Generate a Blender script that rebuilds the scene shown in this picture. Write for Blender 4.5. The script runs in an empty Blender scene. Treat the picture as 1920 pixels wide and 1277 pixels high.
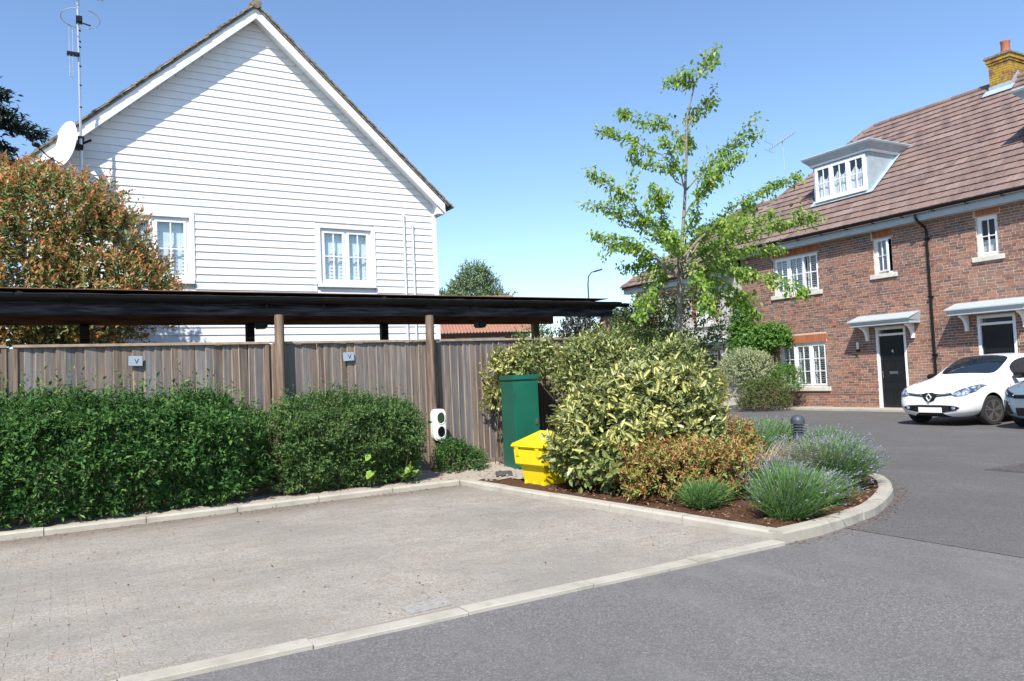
import bpy, bmesh, math, random
import numpy as np
from mathutils import Vector, Matrix, noise
from mathutils.bvhtree import BVHTree

# ------------------------------------------------------------------ camera, sky, sun, exposure
scene = bpy.context.scene
COL = scene.collection
cam_data = bpy.data.cameras.new('camera')
cam_data.lens = 27.0
cam_data.sensor_width = 36.0
cam_data.clip_end = 2000
cam = bpy.data.objects.new('camera', cam_data)
COL.objects.link(cam)
CR = Vector((0.85986428, -0.50867376, -0.04340984))
CU = Vector((0.01327885, -0.06271709, 0.997943))
CF = Vector((0.51034996, 0.85867198, 0.04717358))
CE = Vector((0, 0, 1.42))
m3 = Matrix((CR, CU, -CF)).transposed()
cam.matrix_world = Matrix.Translation(CE) @ m3.to_4x4()
scene.camera = cam

SUN_DIR = Vector((-.63, -.62, 1.0)).normalized()
world = bpy.data.worlds.new('World')
scene.world = world
world.use_nodes = True
wn = world.node_tree
bg = wn.nodes['Background']
sky = wn.nodes.new('ShaderNodeTexSky')
sky.sky_type = 'NISHITA'
sky.sun_disc = False
sky.sun_elevation = math.asin(SUN_DIR.z)
sky.sun_rotation = math.atan2(SUN_DIR.x, SUN_DIR.y)
sky.altitude = 50
sky.air_density = 1.0
sky.dust_density = 0.15
sky.ozone_density = 4.6
wn.links.new(sky.outputs[0], bg.inputs[0])
bg.inputs[1].default_value = 0.125

sun_data = bpy.data.lights.new('sun', 'SUN')
sun_data.energy = 4.2
sun_data.angle = math.radians(0.5)
sun_data.color = (1.0, 0.95, 0.87)
sun = bpy.data.objects.new('sun', sun_data)
COL.objects.link(sun)
sun.rotation_euler = SUN_DIR.to_track_quat('Z', 'Y').to_euler()
sun.location = (-10, -10, 20)

scene.view_settings.view_transform = 'Standard'
scene.view_settings.look = 'None'
scene.view_settings.gamma = 1
scene.view_settings.use_curve_mapping = False
scene.view_settings.exposure = 0.8
scene.cycles.max_bounces = 6
scene.cycles.transparent_max_bounces = 12

RNG = np.random.default_rng(7)
random.seed(7)


def in_view(p, margin=0.0):
    v = Vector(p) - CE
    z = v.dot(CF)
    if z < .3:
        return False
    return abs(v.dot(CR) / z) < .667 + margin and abs(v.dot(CU) / z) < .4434 + margin


# ------------------------------------------------------------------ node and material helpers
class NT:
    def __init__(s, name):
        s.m = bpy.data.materials.new(name)
        s.m.use_nodes = True
        s.t = s.m.node_tree
        s.b = s.t.nodes['Principled BSDF']
        s.out = s.t.nodes['Material Output']

    def n(s, typ, **kw):
        nd = s.t.nodes.new(typ)
        for k, v in kw.items():
            setattr(nd, k, v)
        return nd

    def l(s, a, b):
        s.t.links.new(a, b)

    def pos(s, scale=(1, 1, 1), obj=False):
        if obj:
            src = s.n('ShaderNodeTexCoord').outputs['Object']
        else:
            src = s.n('ShaderNodeNewGeometry').outputs['Position']
        mp = s.n('ShaderNodeMapping')
        mp.inputs['Scale'].default_value = scale
        s.l(src, mp.inputs['Vector'])
        return mp.outputs[0]

    def noise(s, vec, scale, detail=4, rough=.6):
        nd = s.n('ShaderNodeTexNoise')
        nd.inputs['Scale'].default_value = scale
        nd.inputs['Detail'].default_value = detail
        nd.inputs['Roughness'].default_value = rough
        s.l(vec, nd.inputs['Vector'])
        return nd.outputs[0]

    def ramp(s, fac, stops, interp='LINEAR'):
        r = s.n('ShaderNodeValToRGB')
        r.color_ramp.interpolation = interp
        e = r.color_ramp.elements
        while len(e) < len(stops):
            e.new(.5)
        for el, (p, c) in zip(e, stops):
            el.position = p
            el.color = (*c, 1) if len(c) == 3 else c
        s.l(fac, r.inputs[0])
        return r.outputs[0]

    def mix(s, fac, a, b, mode='MIX'):
        x = s.n('ShaderNodeMix', data_type='RGBA', blend_type=mode)
        if isinstance(fac, (int, float)):
            x.inputs[0].default_value = fac
        else:
            s.l(fac, x.inputs[0])
        for i, v in ((6, a), (7, b)):
            if isinstance(v, tuple):
                x.inputs[i].default_value = (*v, 1)
            else:
                s.l(v, x.inputs[i])
        return x.outputs[2]

    def math(s, op, a, b=None):
        x = s.n('ShaderNodeMath', operation=op)
        for i, v in ((0, a), (1, b)):
            if v is None:
                continue
            if isinstance(v, (int, float)):
                x.inputs[i].default_value = v
            else:
                s.l(v, x.inputs[i])
        return x.outputs[0]

    def bump(s, h, strength=.3, dist=.01):
        b = s.n('ShaderNodeBump')
        b.inputs['Strength'].default_value = strength
        b.inputs['Distance'].default_value = dist
        s.l(h, b.inputs['Height'])
        s.l(b.outputs[0], s.b.inputs['Normal'])
        return s

    def set(s, base=None, rough=None, metal=None, spec=None):
        for key, v in (('Base Color', base), ('Roughness', rough), ('Metallic', metal), ('Specular IOR Level', spec)):
            if v is None:
                continue
            if isinstance(v, tuple):
                s.b.inputs[key].default_value = (*v, 1)
            elif isinstance(v, (int, float)):
                s.b.inputs[key].default_value = v
            else:
                s.l(v, s.b.inputs[key])
        return s


def plain(name, col, rough=.5, metal=0, var=.12, scale=6, bump=0, bscale=60, spec=.5, obj=False):
    """A paint or plastic: a base colour with slight uneven wear."""
    t = NT(name)
    p = t.pos(obj=obj)
    n = t.noise(p, scale, 5)
    lo = tuple(c * (1 - var) for c in col)
    hi = tuple(min(1, c * (1 + var)) for c in col)
    t.set(t.ramp(n, [(.3, lo), (.7, hi)]), rough, metal, spec)
    if bump:
        t.bump(t.noise(p, bscale, 3), bump, .005)
    return t.m


def leaf_mat(name, stops, trans=.35, rough=.42, yellow=None, spec=.4):
    t = NT(name)
    g = t.n('ShaderNodeNewGeometry')
    col = t.ramp(g.outputs['Random Per Island'], stops)
    if yellow:
        uv = t.n('ShaderNodeUVMap', uv_map='UVMap')
        sx = t.n('ShaderNodeSeparateXYZ')
        t.l(uv.outputs[0], sx.inputs[0])
        edge = t.math('ABSOLUTE', sx.outputs[0])
        nz = t.noise(t.pos(), 35, 2)
        e2 = t.math('ADD', edge, t.math('MULTIPLY', t.math('SUBTRACT', nz, .5), .9))
        wn_ = t.n('ShaderNodeTexWhiteNoise', noise_dimensions='1D')
        t.l(g.outputs['Random Per Island'], wn_.inputs['W'])
        e3 = t.math('ADD', e2, t.math('MULTIPLY', t.math('SUBTRACT', wn_.outputs[0], .5), .7))
        fac = t.ramp(e3, [(.12, (1, 1, 1)), (.4, (0, 0, 0))])
        col = t.mix(fac, col, yellow)
    t.set(col, rough, spec=spec)
    tr = t.n('ShaderNodeBsdfTranslucent')
    t.l(t.mix(.5, col, (.35, .45, .05), 'MULTIPLY') if False else col, tr.inputs[0])
    mx = t.n('ShaderNodeMixShader')
    mx.inputs[0].default_value = trans
    t.l(t.b.outputs[0], mx.inputs[1])
    t.l(tr.outputs[0], mx.inputs[2])
    t.l(mx.outputs[0], t.out.inputs[0])
    return t.m


M = {}


def build_materials():
    # asphalt, two ages
    for nm, c, sp in (('asphalt', .138, .05), ('new_asphalt', .105, .04)):
        t = NT(nm)
        p = t.pos()
        fine = t.noise(p, 75, 4, .8)
        med = t.noise(p, 26, 4, .75)
        big = t.noise(p, .55, 6, .65)
        vo = t.n('ShaderNodeTexVoronoi')
        vo.inputs['Scale'].default_value = 130
        t.l(p, vo.inputs['Vector'])
        chip = t.n('ShaderNodeSeparateColor')
        t.l(vo.outputs['Color'], chip.inputs[0])
        col = t.ramp(chip.outputs[0], [(.0, (c * .72, c * .69, c * .68)), (.45, (c * 1.02, c * .96, c * .91)), (.8, (c * 1.24, c * 1.16, c * 1.09)), (.97, (c * 2.0, c * 1.9, c * 1.85))])
        col = t.mix(t.ramp(fine, [(.35, (.4, .4, .4)), (.55, (0, 0, 0))]), col, (c * .65, c * .62, c * .61))
        col = t.mix(t.ramp(med, [(.45, (0, 0, 0)), (.7, (.45, .45, .45))]), col, (c * 1.55, c * 1.48, c * 1.42))
        col = t.mix(t.ramp(big, [(.3, (.55, .55, .55)), (.62, (0, 0, 0))]), col, (c * .82, c * .79, c * .78))
        st_ = t.noise(t.pos((1.0, .35, 1)), 1.7, 6, .7)
        col = t.mix(t.ramp(st_, [(.5, (0, 0, 0)), (.72, (.55, .55, .55))]), col, (c * 1.45, c * 1.39, c * 1.33))
        st2 = t.noise(p, 3.1, 5, .75)
        col = t.mix(t.ramp(st2, [(.6, (0, 0, 0)), (.74, (.5, .5, .5))]), col, (c * .55, c * .53, c * .52))
        sp_ = t.noise(p, 48, 1, .5)
        col = t.mix(t.ramp(sp_, [(.74, (0, 0, 0)), (.8, (.6, .6, .6))]), col, (c * 2.2, c * 2.1, c * 2.0))
        t.set(col, .88, spec=.25)
        t.bump(chip.outputs[1], .2, .003)
        M[nm] = t.m
    # concrete kerb
    t = NT('kerb_concrete')
    p = t.pos()
    a = t.noise(p, 3, 6)
    b = t.noise(p, 120, 3)
    oi = t.n('ShaderNodeObjectInfo').outputs['Random']
    col = t.ramp(a, [(.3, (.29, .26, .21)), (.5, (.40, .37, .31)), (.7, (.47, .44, .375))])
    col = t.mix(t.ramp(b, [(.3, (.5, .5, .5)), (.6, (0, 0, 0))]), col, (.3, .275, .23))
    col = t.mix(t.math('MULTIPLY', oi, .35), col, (.42, .38, .32))
    gr = t.noise(p, 9, 6, .75)
    col = t.mix(t.ramp(gr, [(.56, (0, 0, 0)), (.72, (.55, .55, .55))]), col, (.2, .18, .13))
    t.set(col, .9, spec=.2)
    t.bump(b, .4, .004)
    M['kerb'] = t.m
    # block paving
    for nm, src in (('paving_block', 'obj'), ('paving_block_mass', 'isl')):
        t = NT(nm)
        p = t.pos()
        r = t.n('ShaderNodeObjectInfo').outputs['Random'] if src == 'obj' else t.n('ShaderNodeNewGeometry').outputs['Random Per Island']
        base = t.ramp(r, [(0, (.31, .27, .225)), (.35, (.345, .31, .265)), (.6, (.33, .30, .265)), (.85, (.36, .32, .275)), (1, (.32, .265, .215))])
        fine = t.noise(p, 70, 4, .8)
        vo = t.n('ShaderNodeTexVoronoi')
        vo.inputs['Scale'].default_value = 110
        t.l(p, vo.inputs['Vector'])
        chip = t.n('ShaderNodeSeparateColor')
        t.l(vo.outputs['Color'], chip.inputs[0])
        base = t.mix(t.ramp(chip.outputs[0], [(.0, (.75, .75, .75)), (.3, (0, 0, 0))]), base, (.15, .13, .105))
        base = t.mix(t.ramp(chip.outputs[0], [(.7, (0, 0, 0)), (1, (.7, .7, .7))]), base, (.5, .45, .39))
        base = t.mix(t.ramp(fine, [(.3, (.6, .6, .6)), (.5, (0, 0, 0))]), base, (.17, .15, .125))
        grime = t.noise(p, .8, 7, .62)
        base = t.mix(t.ramp(grime, [(.38, (.6, .6, .6)), (.62, (0, 0, 0))]), base, (.21, .195, .17))
        g2 = t.noise(p, 2.4, 5, .7)
        base = t.mix(t.ramp(g2, [(.55, (0, 0, 0)), (.78, (.5, .5, .5))]), base, (.36, .305, .255))
        # grime collects along the back kerb
        geo = t.n('ShaderNodeNewGeometry')
        sx = t.n('ShaderNodeSeparateXYZ')
        t.l(geo.outputs['Position'], sx.inputs[0])
        yy = t.math('ADD', sx.outputs[1], t.math('MULTIPLY', t.noise(p, 3.5, 5, .7), .6))
        mr = t.n('ShaderNodeMapRange')
        mr.inputs[1].default_value = 8.8
        mr.inputs[2].default_value = 9.45
        t.l(yy, mr.inputs[0])
        base = t.mix(t.math('MULTIPLY', mr.outputs[0], .7), base, (.15, .125, .095))
        t.set(base, .9, spec=.2)
        t.bump(fine, .6, .006)
        M[nm] = t.m
    t = NT('joint_sand')
    p = t.pos()
    f = t.noise(p, 150, 3)
    t.set(t.ramp(f, [(.3, (.2, .175, .145)), (.7, (.32, .285, .24))]), .95, spec=.1)
    M['sand'] = t.m
    # bark mulch soil
    t = NT('bark_soil')
    p = t.pos()
    f = t.noise(p, 60, 5, .7)
    t.set(t.ramp(f, [(.25, (.03, .017, .01)), (.5, (.11, .058, .035)), (.75, (.25, .14, .085))]), .95, spec=.1)
    t.bump(f, .9, .03)
    M['soil'] = t.m
    t = NT('bark_chip')
    g = t.n('ShaderNodeNewGeometry')
    t.set(t.ramp(g.outputs['Random Per Island'], [(0, (.06, .03, .018)), (.5, (.2, .1, .055)), (1, (.36, .22, .14))]), .9, spec=.1)
    M['chip'] = t.m
    t = NT('dry_earth')
    p = t.pos()
    f = t.noise(p, 40, 5, .7)
    t.set(t.ramp(f, [(.3, (.28, .23, .18)), (.7, (.5, .43, .36))]), .95, spec=.1)
    t.bump(f, .7, .02)
    M['earth'] = t.m
    # fence timber: grain runs up the board; every board its own tone
    t = NT('weathered_timber')
    p = t.pos((30, 30, 1.6), obj=True)
    oi = t.n('ShaderNodeObjectInfo')
    addv = t.n('ShaderNodeVectorMath', operation='ADD')
    t.l(p, addv.inputs[0])
    sc = t.n('ShaderNodeVectorMath', operation='SCALE')
    cmb = t.n('ShaderNodeCombineXYZ')
    t.l(oi.outputs['Random'], cmb.inputs[0]); t.l(oi.outputs['Random'], cmb.inputs[1]); t.l(oi.outputs['Random'], cmb.inputs[2])
    t.l(cmb.outputs[0], sc.inputs[0])
    sc.inputs[3].default_value = 97
    t.l(sc.outputs[0], addv.inputs[1])
    grain = t.noise(addv.outputs[0], 1.0, 6, .68)
    tone = t.ramp(oi.outputs['Random'], [(0, (.13, .098, .078)), (.17, (.245, .195, .15)), (.34, (.165, .156, .158)), (.5, (.28, .225, .178)), (.67, (.185, .145, .115)), (.84, (.265, .25, .243)), (1, (.21, .165, .13))])
    dark = t.mix(.55, tone, (.07, .052, .043))
    lite = t.mix(.45, tone, (.44, .385, .335))
    col = t.mix(t.ramp(grain, [(.3, (0, 0, 0)), (.55, (1, 1, 1))]), dark, tone)
    col = t.mix(t.ramp(grain, [(.52, (0, 0, 0)), (.75, (1, 1, 1))]), col, lite)
    wp = t.pos((1, 1, .45))
    blot = t.noise(wp, 2.3, 4, .6)
    col = t.mix(t.ramp(blot, [(.42, (0, 0, 0)), (.68, (.6, .6, .6))]), col, (.15, .145, .155))
    stv = t.noise(t.pos((26, 26, .55)), 1.0, 4, .6)
    col = t.mix(t.ramp(stv, [(.52, (0, 0, 0)), (.7, (.75, .75, .75))]), col, (.06, .052, .05))
    kn = t.n('ShaderNodeTexVoronoi')
    kn.inputs['Scale'].default_value = 3.2
    kp = t.pos((1.6, 1.6, .8))
    t.l(kp, kn.inputs['Vector'])
    col = t.mix(t.ramp(kn.outputs[0], [(.035, (.85, .85, .85)), (.06, (0, 0, 0))]), col, (.05, .035, .028))
    t.set(col, .88, spec=.2)
    t.bump(grain, .5, .006)
    M['timber'] = t.m
    t = NT('brown_timber')
    p = t.pos((18, 18, 1.5))
    grain = t.noise(p, 1.2, 6, .65)
    t.set(t.ramp(grain, [(.3, (.08, .053, .04)), (.5, (.185, .13, .095)), (.75, (.31, .235, .175))]), .85, spec=.2)
    t.bump(grain, .4, .006)
    M['brown'] = t.m
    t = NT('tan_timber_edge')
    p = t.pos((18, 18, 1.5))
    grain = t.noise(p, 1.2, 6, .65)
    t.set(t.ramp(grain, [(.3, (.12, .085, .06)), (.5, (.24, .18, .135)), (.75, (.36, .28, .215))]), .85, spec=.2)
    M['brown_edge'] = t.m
    M['rail'] = plain('pale_rail_timber', (.32, .235, .17), .85, var=.3, scale=9)
    M['drain'] = plain('pale_drain_iron', (.30, .285, .26), .8, var=.25, scale=30)
    t = NT('dark_stained_timber')
    p = t.pos((1.2, 14, 14))
    grain = t.noise(p, 1.5, 6, .65)
    t.set(t.ramp(grain, [(.38, (.008, .0072, .0075)), (.5, (.03, .028, .031)), (.7, (.085, .083, .093))]), .8, spec=.15)
    t.bump(grain, .4, .005)
    M['dark_timber'] = t.m
    t = NT('rafter_timber')
    p = t.pos((1.2, 9, 9))
    grain = t.noise(p, 1.5, 6, .65)
    t.set(t.ramp(grain, [(.35, (.12, .06, .032)), (.6, (.26, .14, .08)), (.8, (.36, .21, .13))]), .8, spec=.2)
    M['rafter'] = t.m
    M['black_plastic'] = plain('black_plastic', (.007, .0075, .008), .5, var=.3, scale=3, spec=.25)
    M['felt'] = plain('roofing_felt', (.018, .0178, .019), .95, var=.4, scale=8, bump=.6)
    # weatherboard
    t = NT('white_weatherboard')
    p = t.pos((3, 3, 1))
    f = t.noise(p, 1.2, 6)
    g = t.pos((8, 8, 120))
    gr = t.noise(g, 1, 3)
    oi = t.n('ShaderNodeObjectInfo').outputs['Random']
    col = t.ramp(f, [(.3, (.76, .765, .77)), (.7, (.82, .82, .82))])
    col = t.mix(t.math('MULTIPLY', oi, .25), col, (.74, .74, .735))
    st = t.noise(t.pos((5, 5, .8)), 1.3, 6, .7)
    col = t.mix(t.ramp(st, [(.52, (0, 0, 0)), (.75, (.3, .3, .3))]), col, (.6, .61, .56))
    t.set(col, .5, spec=.35)
    t.bump(gr, .06, .002)
    M['weatherboard'] = t.m
    M['white_paint'] = plain('white_paint', (.8, .8, .79), .42, var=.04, scale=4)
    M['upvc'] = plain('white_window_plastic', (.82, .82, .82), .3, var=.02)
    M['cream_stone'] = plain('cream_sill_stone', (.58, .55, .47), .85, var=.14, scale=7, bump=.2)
    # glass
    t = NT('window_glass')
    gl = t.n('ShaderNodeBsdfGlossy')
    gl.inputs['Roughness'].default_value = .02
    tp = t.n('ShaderNodeBsdfTransparent')
    tp.inputs[0].default_value = (.95, .97, .97, 1)
    lw = t.n('ShaderNodeLayerWeight')
    lw.inputs[0].default_value = .5
    fac = t.math('ADD', t.math('MULTIPLY', t.math('POWER', lw.outputs['Facing'], 3.0), .8), .06)
    wob = t.noise(t.pos(), 2.2, 2)
    bp = t.n('ShaderNodeBump')
    bp.inputs['Strength'].default_value = .04
    bp.inputs['Distance'].default_value = .05
    t.l(wob, bp.inputs['Height'])
    t.l(bp.outputs[0], gl.inputs['Normal'])
    mx = t.n('ShaderNodeMixShader')
    t.l(fac, mx.inputs[0]); t.l(tp.outputs[0], mx.inputs[1]); t.l(gl.outputs[0], mx.inputs[2])
    t.l(mx.outputs[0], t.out.inputs[0])
    M['glass'] = t.m
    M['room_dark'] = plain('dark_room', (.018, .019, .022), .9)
    M['sky_tint'] = plain('pale_blue_sky_tint', (.8, .9, .94), .8, var=.06)  # light blue of sky reflected in the panes, put into the colour
    M['net'] = plain('white_shutter', (.75, .76, .77), .6, var=.03)
    # bricks
    stops = [(0, (.12, .075, .064)), (.16, (.33, .145, .092)), (.3, (.385, .19, .125)), (.44, (.17, .116, .104)), (.55, (.355, .168, .108)),
             (.68, (.108, .09, .092)), (.78, (.41, .21, .135)), (.9, (.28, .138, .1)), (1, (.14, .11, .11))]
    for nm, src in (('brick', 'obj'), ('brick_mass', 'isl')):
        t = NT(nm)
        p = t.pos()
        r = t.n('ShaderNodeObjectInfo').outputs['Random'] if src == 'obj' else t.n('ShaderNodeNewGeometry').outputs['Random Per Island']
        base = t.ramp(r, stops)
        f = t.noise(p, 38, 4, .7)
        base = t.mix(t.ramp(f, [(.35, (.55, .55, .55)), (.6, (0, 0, 0))]), base, (.12, .075, .062))
        w = t.noise(p, .7, 5)
        base = t.mix(t.ramp(w, [(.5, (0, 0, 0)), (.75, (.35, .35, .35))]), base, (.42, .3, .24))
        t.set(base, .9, spec=.15)
        t.bump(f, .5, .006)
        M[nm] = t.m
    t = NT('orange_brick')
    p = t.pos()
    f = t.noise(p, 22, 4, .7)
    r = t.n('ShaderNodeObjectInfo').outputs['Random']
    base = t.ramp(r, [(0, (.36, .13, .06)), (.5, (.44, .17, .08)), (1, (.29, .11, .06))])
    t.set(t.mix(t.ramp(f, [(.35, (.4, .4, .4)), (.6, (0, 0, 0))]), base, (.25, .09, .05)), .9, spec=.15)
    M['orange_brick'] = t.m
    M['mortar'] = plain('mortar', (.56, .46, .37), .95, var=.15, scale=20, bump=.3)
    t = NT('flint_face')
    p = t.pos()
    v = t.n('ShaderNodeTexVoronoi')
    v.inputs['Scale'].default_value = 11
    t.l(p, v.inputs['Vector'])
    col = t.ramp(v.outputs['Distance'], [(.2, (.5, .47, .42)), (.45, (.44, .41, .37)), (.6, (.6, .57, .52))])
    v2 = t.n('ShaderNodeTexWhiteNoise')
    t.l(v.outputs['Color'], v2.inputs[0])
    col = t.mix(t.math('MULTIPLY', v2.outputs[0], .55), col, (.3, .28, .26))
    t.set(col, .8)
    t.bump(v.outputs['Distance'], -.8, .04)
    M['flint'] = t.m
    for nm, src in (('roof_tile', 'obj'), ('roof_tile_mass', 'isl')):
        t = NT(nm)
        p = t.pos()
        r = t.n('ShaderNodeObjectInfo').outputs['Random'] if src == 'obj' else t.n('ShaderNodeNewGeometry').outputs['Random Per Island']
        base = t.ramp(r, [(0, (.15, .1, .087)), (.3, (.215, .145, .125)), (.5, (.18, .125, .11)), (.7, (.25, .175, .152)), (.9, (.185, .13, .118)), (1, (.135, .098, .092))])
        f = t.noise(p, 7, 5, .7)
        base = t.mix(t.ramp(f, [(.5, (0, 0, 0)), (.75, (.45, .45, .45))]), base, (.33, .27, .24))
        t.set(base, .85, spec=.2)
        t.bump(t.noise(p, 80, 3), .3, .004)
        M[nm] = t.m
    t = NT('orange_pantile')
    p = t.pos()
    r = t.n('ShaderNodeNewGeometry').outputs['Random Per Island']
    t.set(t.mix(.4, t.ramp(r, [(0, (.25, .1, .06)), (.5, (.33, .15, .095)), (1, (.22, .11, .08))]), t.ramp(t.noise(p, 3, 5), [(.3, (.2, .1, .07)), (.7, (.36, .19, .13))])), .9)
    M['pantile'] = t.m
    t = NT('mossy_verge')
    p = t.pos()
    f = t.noise(p, 14, 5, .75)
    t.set(t.ramp(f, [(.28, (.055, .045, .035)), (.48, (.2, .17, .13)), (.6, (.3, .28, .25)), (.75, (.23, .2, .09))]), .95, spec=.1)
    t.bump(f, .8, .02)
    M['verge'] = t.m
    M['lead'] = plain('lead_sheet', (.36, .43, .47), .55, var=.12, scale=5, metal=.15)
    M['grey_canopy'] = plain('pale_grey_canopy', (.40, .45, .465), .5, var=.06)
    t = NT('lichen_brick')
    p = t.pos()
    f = t.noise(p, 5, 5, .7)
    r = t.n('ShaderNodeNewGeometry').outputs['Random Per Island']
    bk = t.ramp(r, [(0, (.2, .09, .06)), (.5, (.3, .14, .09)), (1, (.16, .1, .08))])
    t.set(t.mix(t.ramp(f, [(.4, (0, 0, 0)), (.52, (.85, .85, .85))]), bk, (.42, .29, .04)), .95, spec=.1)
    t.bump(t.noise(p, 50, 3), .5, .01)
    M['lichen'] = t.m
    M['terracotta'] = plain('terracotta', (.42, .15, .09), .8, var=.12)
    M['black_door'] = plain('black_door_paint', (.012, .013, .015), .28, var=.1)
    M['chrome'] = plain('brushed_metal', (.65, .66, .68), .28, 1.0, var=.08)
    M['emblem'] = plain('satin_silver', (.6, .61, .63), .5, .3, var=.03)
    M['alu'] = plain('aluminium_tube', (.55, .57, .6), .4, .8, var=.1)
    M['dish'] = plain('white_enamel', (.78, .78, .77), .4, var=.05)
    M['green_paint'] = plain('green_painted_steel', (.008, .105, .066), .42, var=.12, scale=3)
    M['yellow_plastic'] = plain('yellow_plastic', (.78, .60, .012), .42, var=.05, scale=4, spec=.4)
    M['sign_grey'] = plain('grey_sign_plate', (.30, .36, .42), .5, var=.08)
    M['sign_ink'] = plain('dark_lettering', (.02, .02, .025), .6)
    M['charger_white'] = plain('white_charger_shell', (.78, .83, .74), .3, var=.03)
    M['charger_dark'] = plain('dark_green_cover', (.035, .055, .03), .25, var=.1)
    M['bollard'] = plain('dark_grey_metal', (.055, .065, .08), .5, var=.15)
    M['white_text'] = plain('white_numeral', (.75, .75, .72), .5)
    M['iron'] = plain('cast_iron', (.085, .075, .07), .7, var=.3, scale=25, bump=.4)
    M['galv'] = plain('galvanised_steel', (.42, .43, .43), .55, .4, var=.15, scale=12)
    M['car_white'] = plain('white_car_paint', (.80, .80, .80), .16, var=.01, spec=.6)
    M['car_blue'] = plain('grey_blue_car_paint', (.20, .27, .33), .2, .35, var=.03, spec=.6)
    M['gloss_black'] = plain('gloss_black_trim', (.008, .008, .009), .18, var=.1)
    M['tyre'] = plain('tyre_rubber', (.022, .021, .021), .85, var=.15)
    M['alloy'] = plain('dark_grey_alloy', (.17, .165, .16), .4, .5, var=.1)
    M['car_glass'] = plain('tinted_car_glass', (.012, .02, .03), .04, var=.3, scale=1.2, spec=.9)
    t = NT('headlight_lens')
    p = t.pos((14, 14, 30))
    v = t.n('ShaderNodeTexVoronoi')
    v.inputs['Scale'].default_value = 1.0
    t.l(p, v.inputs['Vector'])
    t.set(t.ramp(v.outputs[0], [(.15, (.75, .8, .85)), (.5, (.35, .42, .5)), (.8, (.08, .1, .13))]), .08, .5, .8)
    M['headlight'] = t.m
    # leaves
    M['hedge'] = leaf_mat('hedge_leaf', [(0, (.022, .065, .02)), (.35, (.045, .13, .03)), (.7, (.08, .19, .042)), (.93, (.14, .255, .06)), (1, (.24, .33, .1))], .3, .6, spec=.22)
    M['hedge_fine'] = leaf_mat('fine_hedge_leaf', [(0, (.04, .09, .03)), (.4, (.085, .165, .045)), (.75, (.13, .22, .06)), (1, (.2, .28, .1))], .3, .6, spec=.22)
    M['brightleaf'] = leaf_mat('bright_lime_leaf', [(0, (.2, .36, .05)), (1, (.32, .46, .09))], .35)
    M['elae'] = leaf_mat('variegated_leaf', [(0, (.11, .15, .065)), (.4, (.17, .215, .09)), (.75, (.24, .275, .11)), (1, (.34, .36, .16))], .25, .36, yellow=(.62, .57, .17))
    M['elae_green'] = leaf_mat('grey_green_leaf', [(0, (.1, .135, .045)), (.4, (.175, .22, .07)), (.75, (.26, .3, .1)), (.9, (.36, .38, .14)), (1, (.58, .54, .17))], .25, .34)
    M['backshrub'] = leaf_mat('olive_green_leaf', [(0, (.045, .07, .022)), (.4, (.085, .13, .038)), (.75, (.15, .2, .055)), (.9, (.3, .32, .09)), (1, (.5, .46, .14))], .28)
    M['nandina'] = leaf_mat('red_and_lime_leaf', [(0, (.2, .26, .06)), (.3, (.34, .39, .1)), (.55, (.25, .32, .075)), (.75, (.42, .42, .12)), (.9, (.4, .18, .06)), (1, (.22, .06, .035))], .35)
    M['nandina_red'] = leaf_mat('coppery_red_leaf', [(0, (.42, .12, .05)), (.4, (.46, .2, .08)), (.75, (.5, .28, .1)), (1, (.26, .06, .045))], .35)
    M['photinia_green'] = leaf_mat('photinia_green_leaf', [(0, (.08, .12, .035)), (.4, (.17, .22, .06)), (.8, (.27, .32, .1)), (1, (.42, .43, .24))], .3)
    M['photinia_red'] = leaf_mat('photinia_young_leaf', [(0, (.44, .15, .05)), (.5, (.6, .27, .085)), (1, (.55, .37, .14))], .42)
    M['treeleaf'] = leaf_mat('street_tree_leaf', [(0, (.095, .21, .03)), (.3, (.2, .36, .055)), (.65, (.31, .47, .075)), (.9, (.45, .55, .13)), (1, (.56, .56, .2))], .52)
    M['vine'] = leaf_mat('vine_leaf', [(0, (.05, .14, .02)), (.5, (.11, .25, .035)), (1, (.2, .36, .06))], .35)
    M['lavender'] = leaf_mat('lavender_stem', [(0, (.075, .17, .05)), (.5, (.135, .265, .075)), (1, (.22, .34, .125))], .3, .7, spec=.2)
    M['lav_flower'] = leaf_mat('lavender_flower', [(0, (.16, .14, .23)), (.5, (.27, .24, .35)), (1, (.4, .38, .44))], .25, .7)
    M['drygrass'] = leaf_mat('dry_grass_blade', [(0, (.3, .21, .13)), (.5, (.46, .35, .23)), (1, (.6, .5, .36))], .25, .7)
    M['pitto'] = leaf_mat('pale_variegated_leaf', [(0, (.2, .26, .1)), (.5, (.38, .43, .22)), (1, (.55, .57, .36))], .25)
    M['ball'] = leaf_mat('olive_ball_leaf', [(0, (.06, .095, .022)), (.5, (.12, .17, .04)), (1, (.19, .23, .065))], .25)
    M['conifer'] = leaf_mat('dark_conifer_leaf', [(0, (.008, .02, .016)), (1, (.026, .045, .034))], .1)
    M['fartree'] = leaf_mat('far_tree_leaf', [(0, (.09, .15, .07)), (.5, (.18, .26, .12)), (1, (.3, .36, .2))], .3)
    M['darkhedge'] = leaf_mat('dark_far_leaf', [(0, (.03, .03, .025)), (1, (.09, .08, .065))], .2)
    M['whiteflower'] = leaf_mat('white_blossom', [(0, (.7, .7, .6)), (1, (.8, .8, .74))], .3)
    M['bark'] = plain('grey_brown_bark', (.24, .2, .165), .9, var=.35, scale=14, bump=.7, bscale=40)
    M['twig'] = plain('brown_twig', (.12, .085, .055), .9, var=.3)


build_materials()


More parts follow.
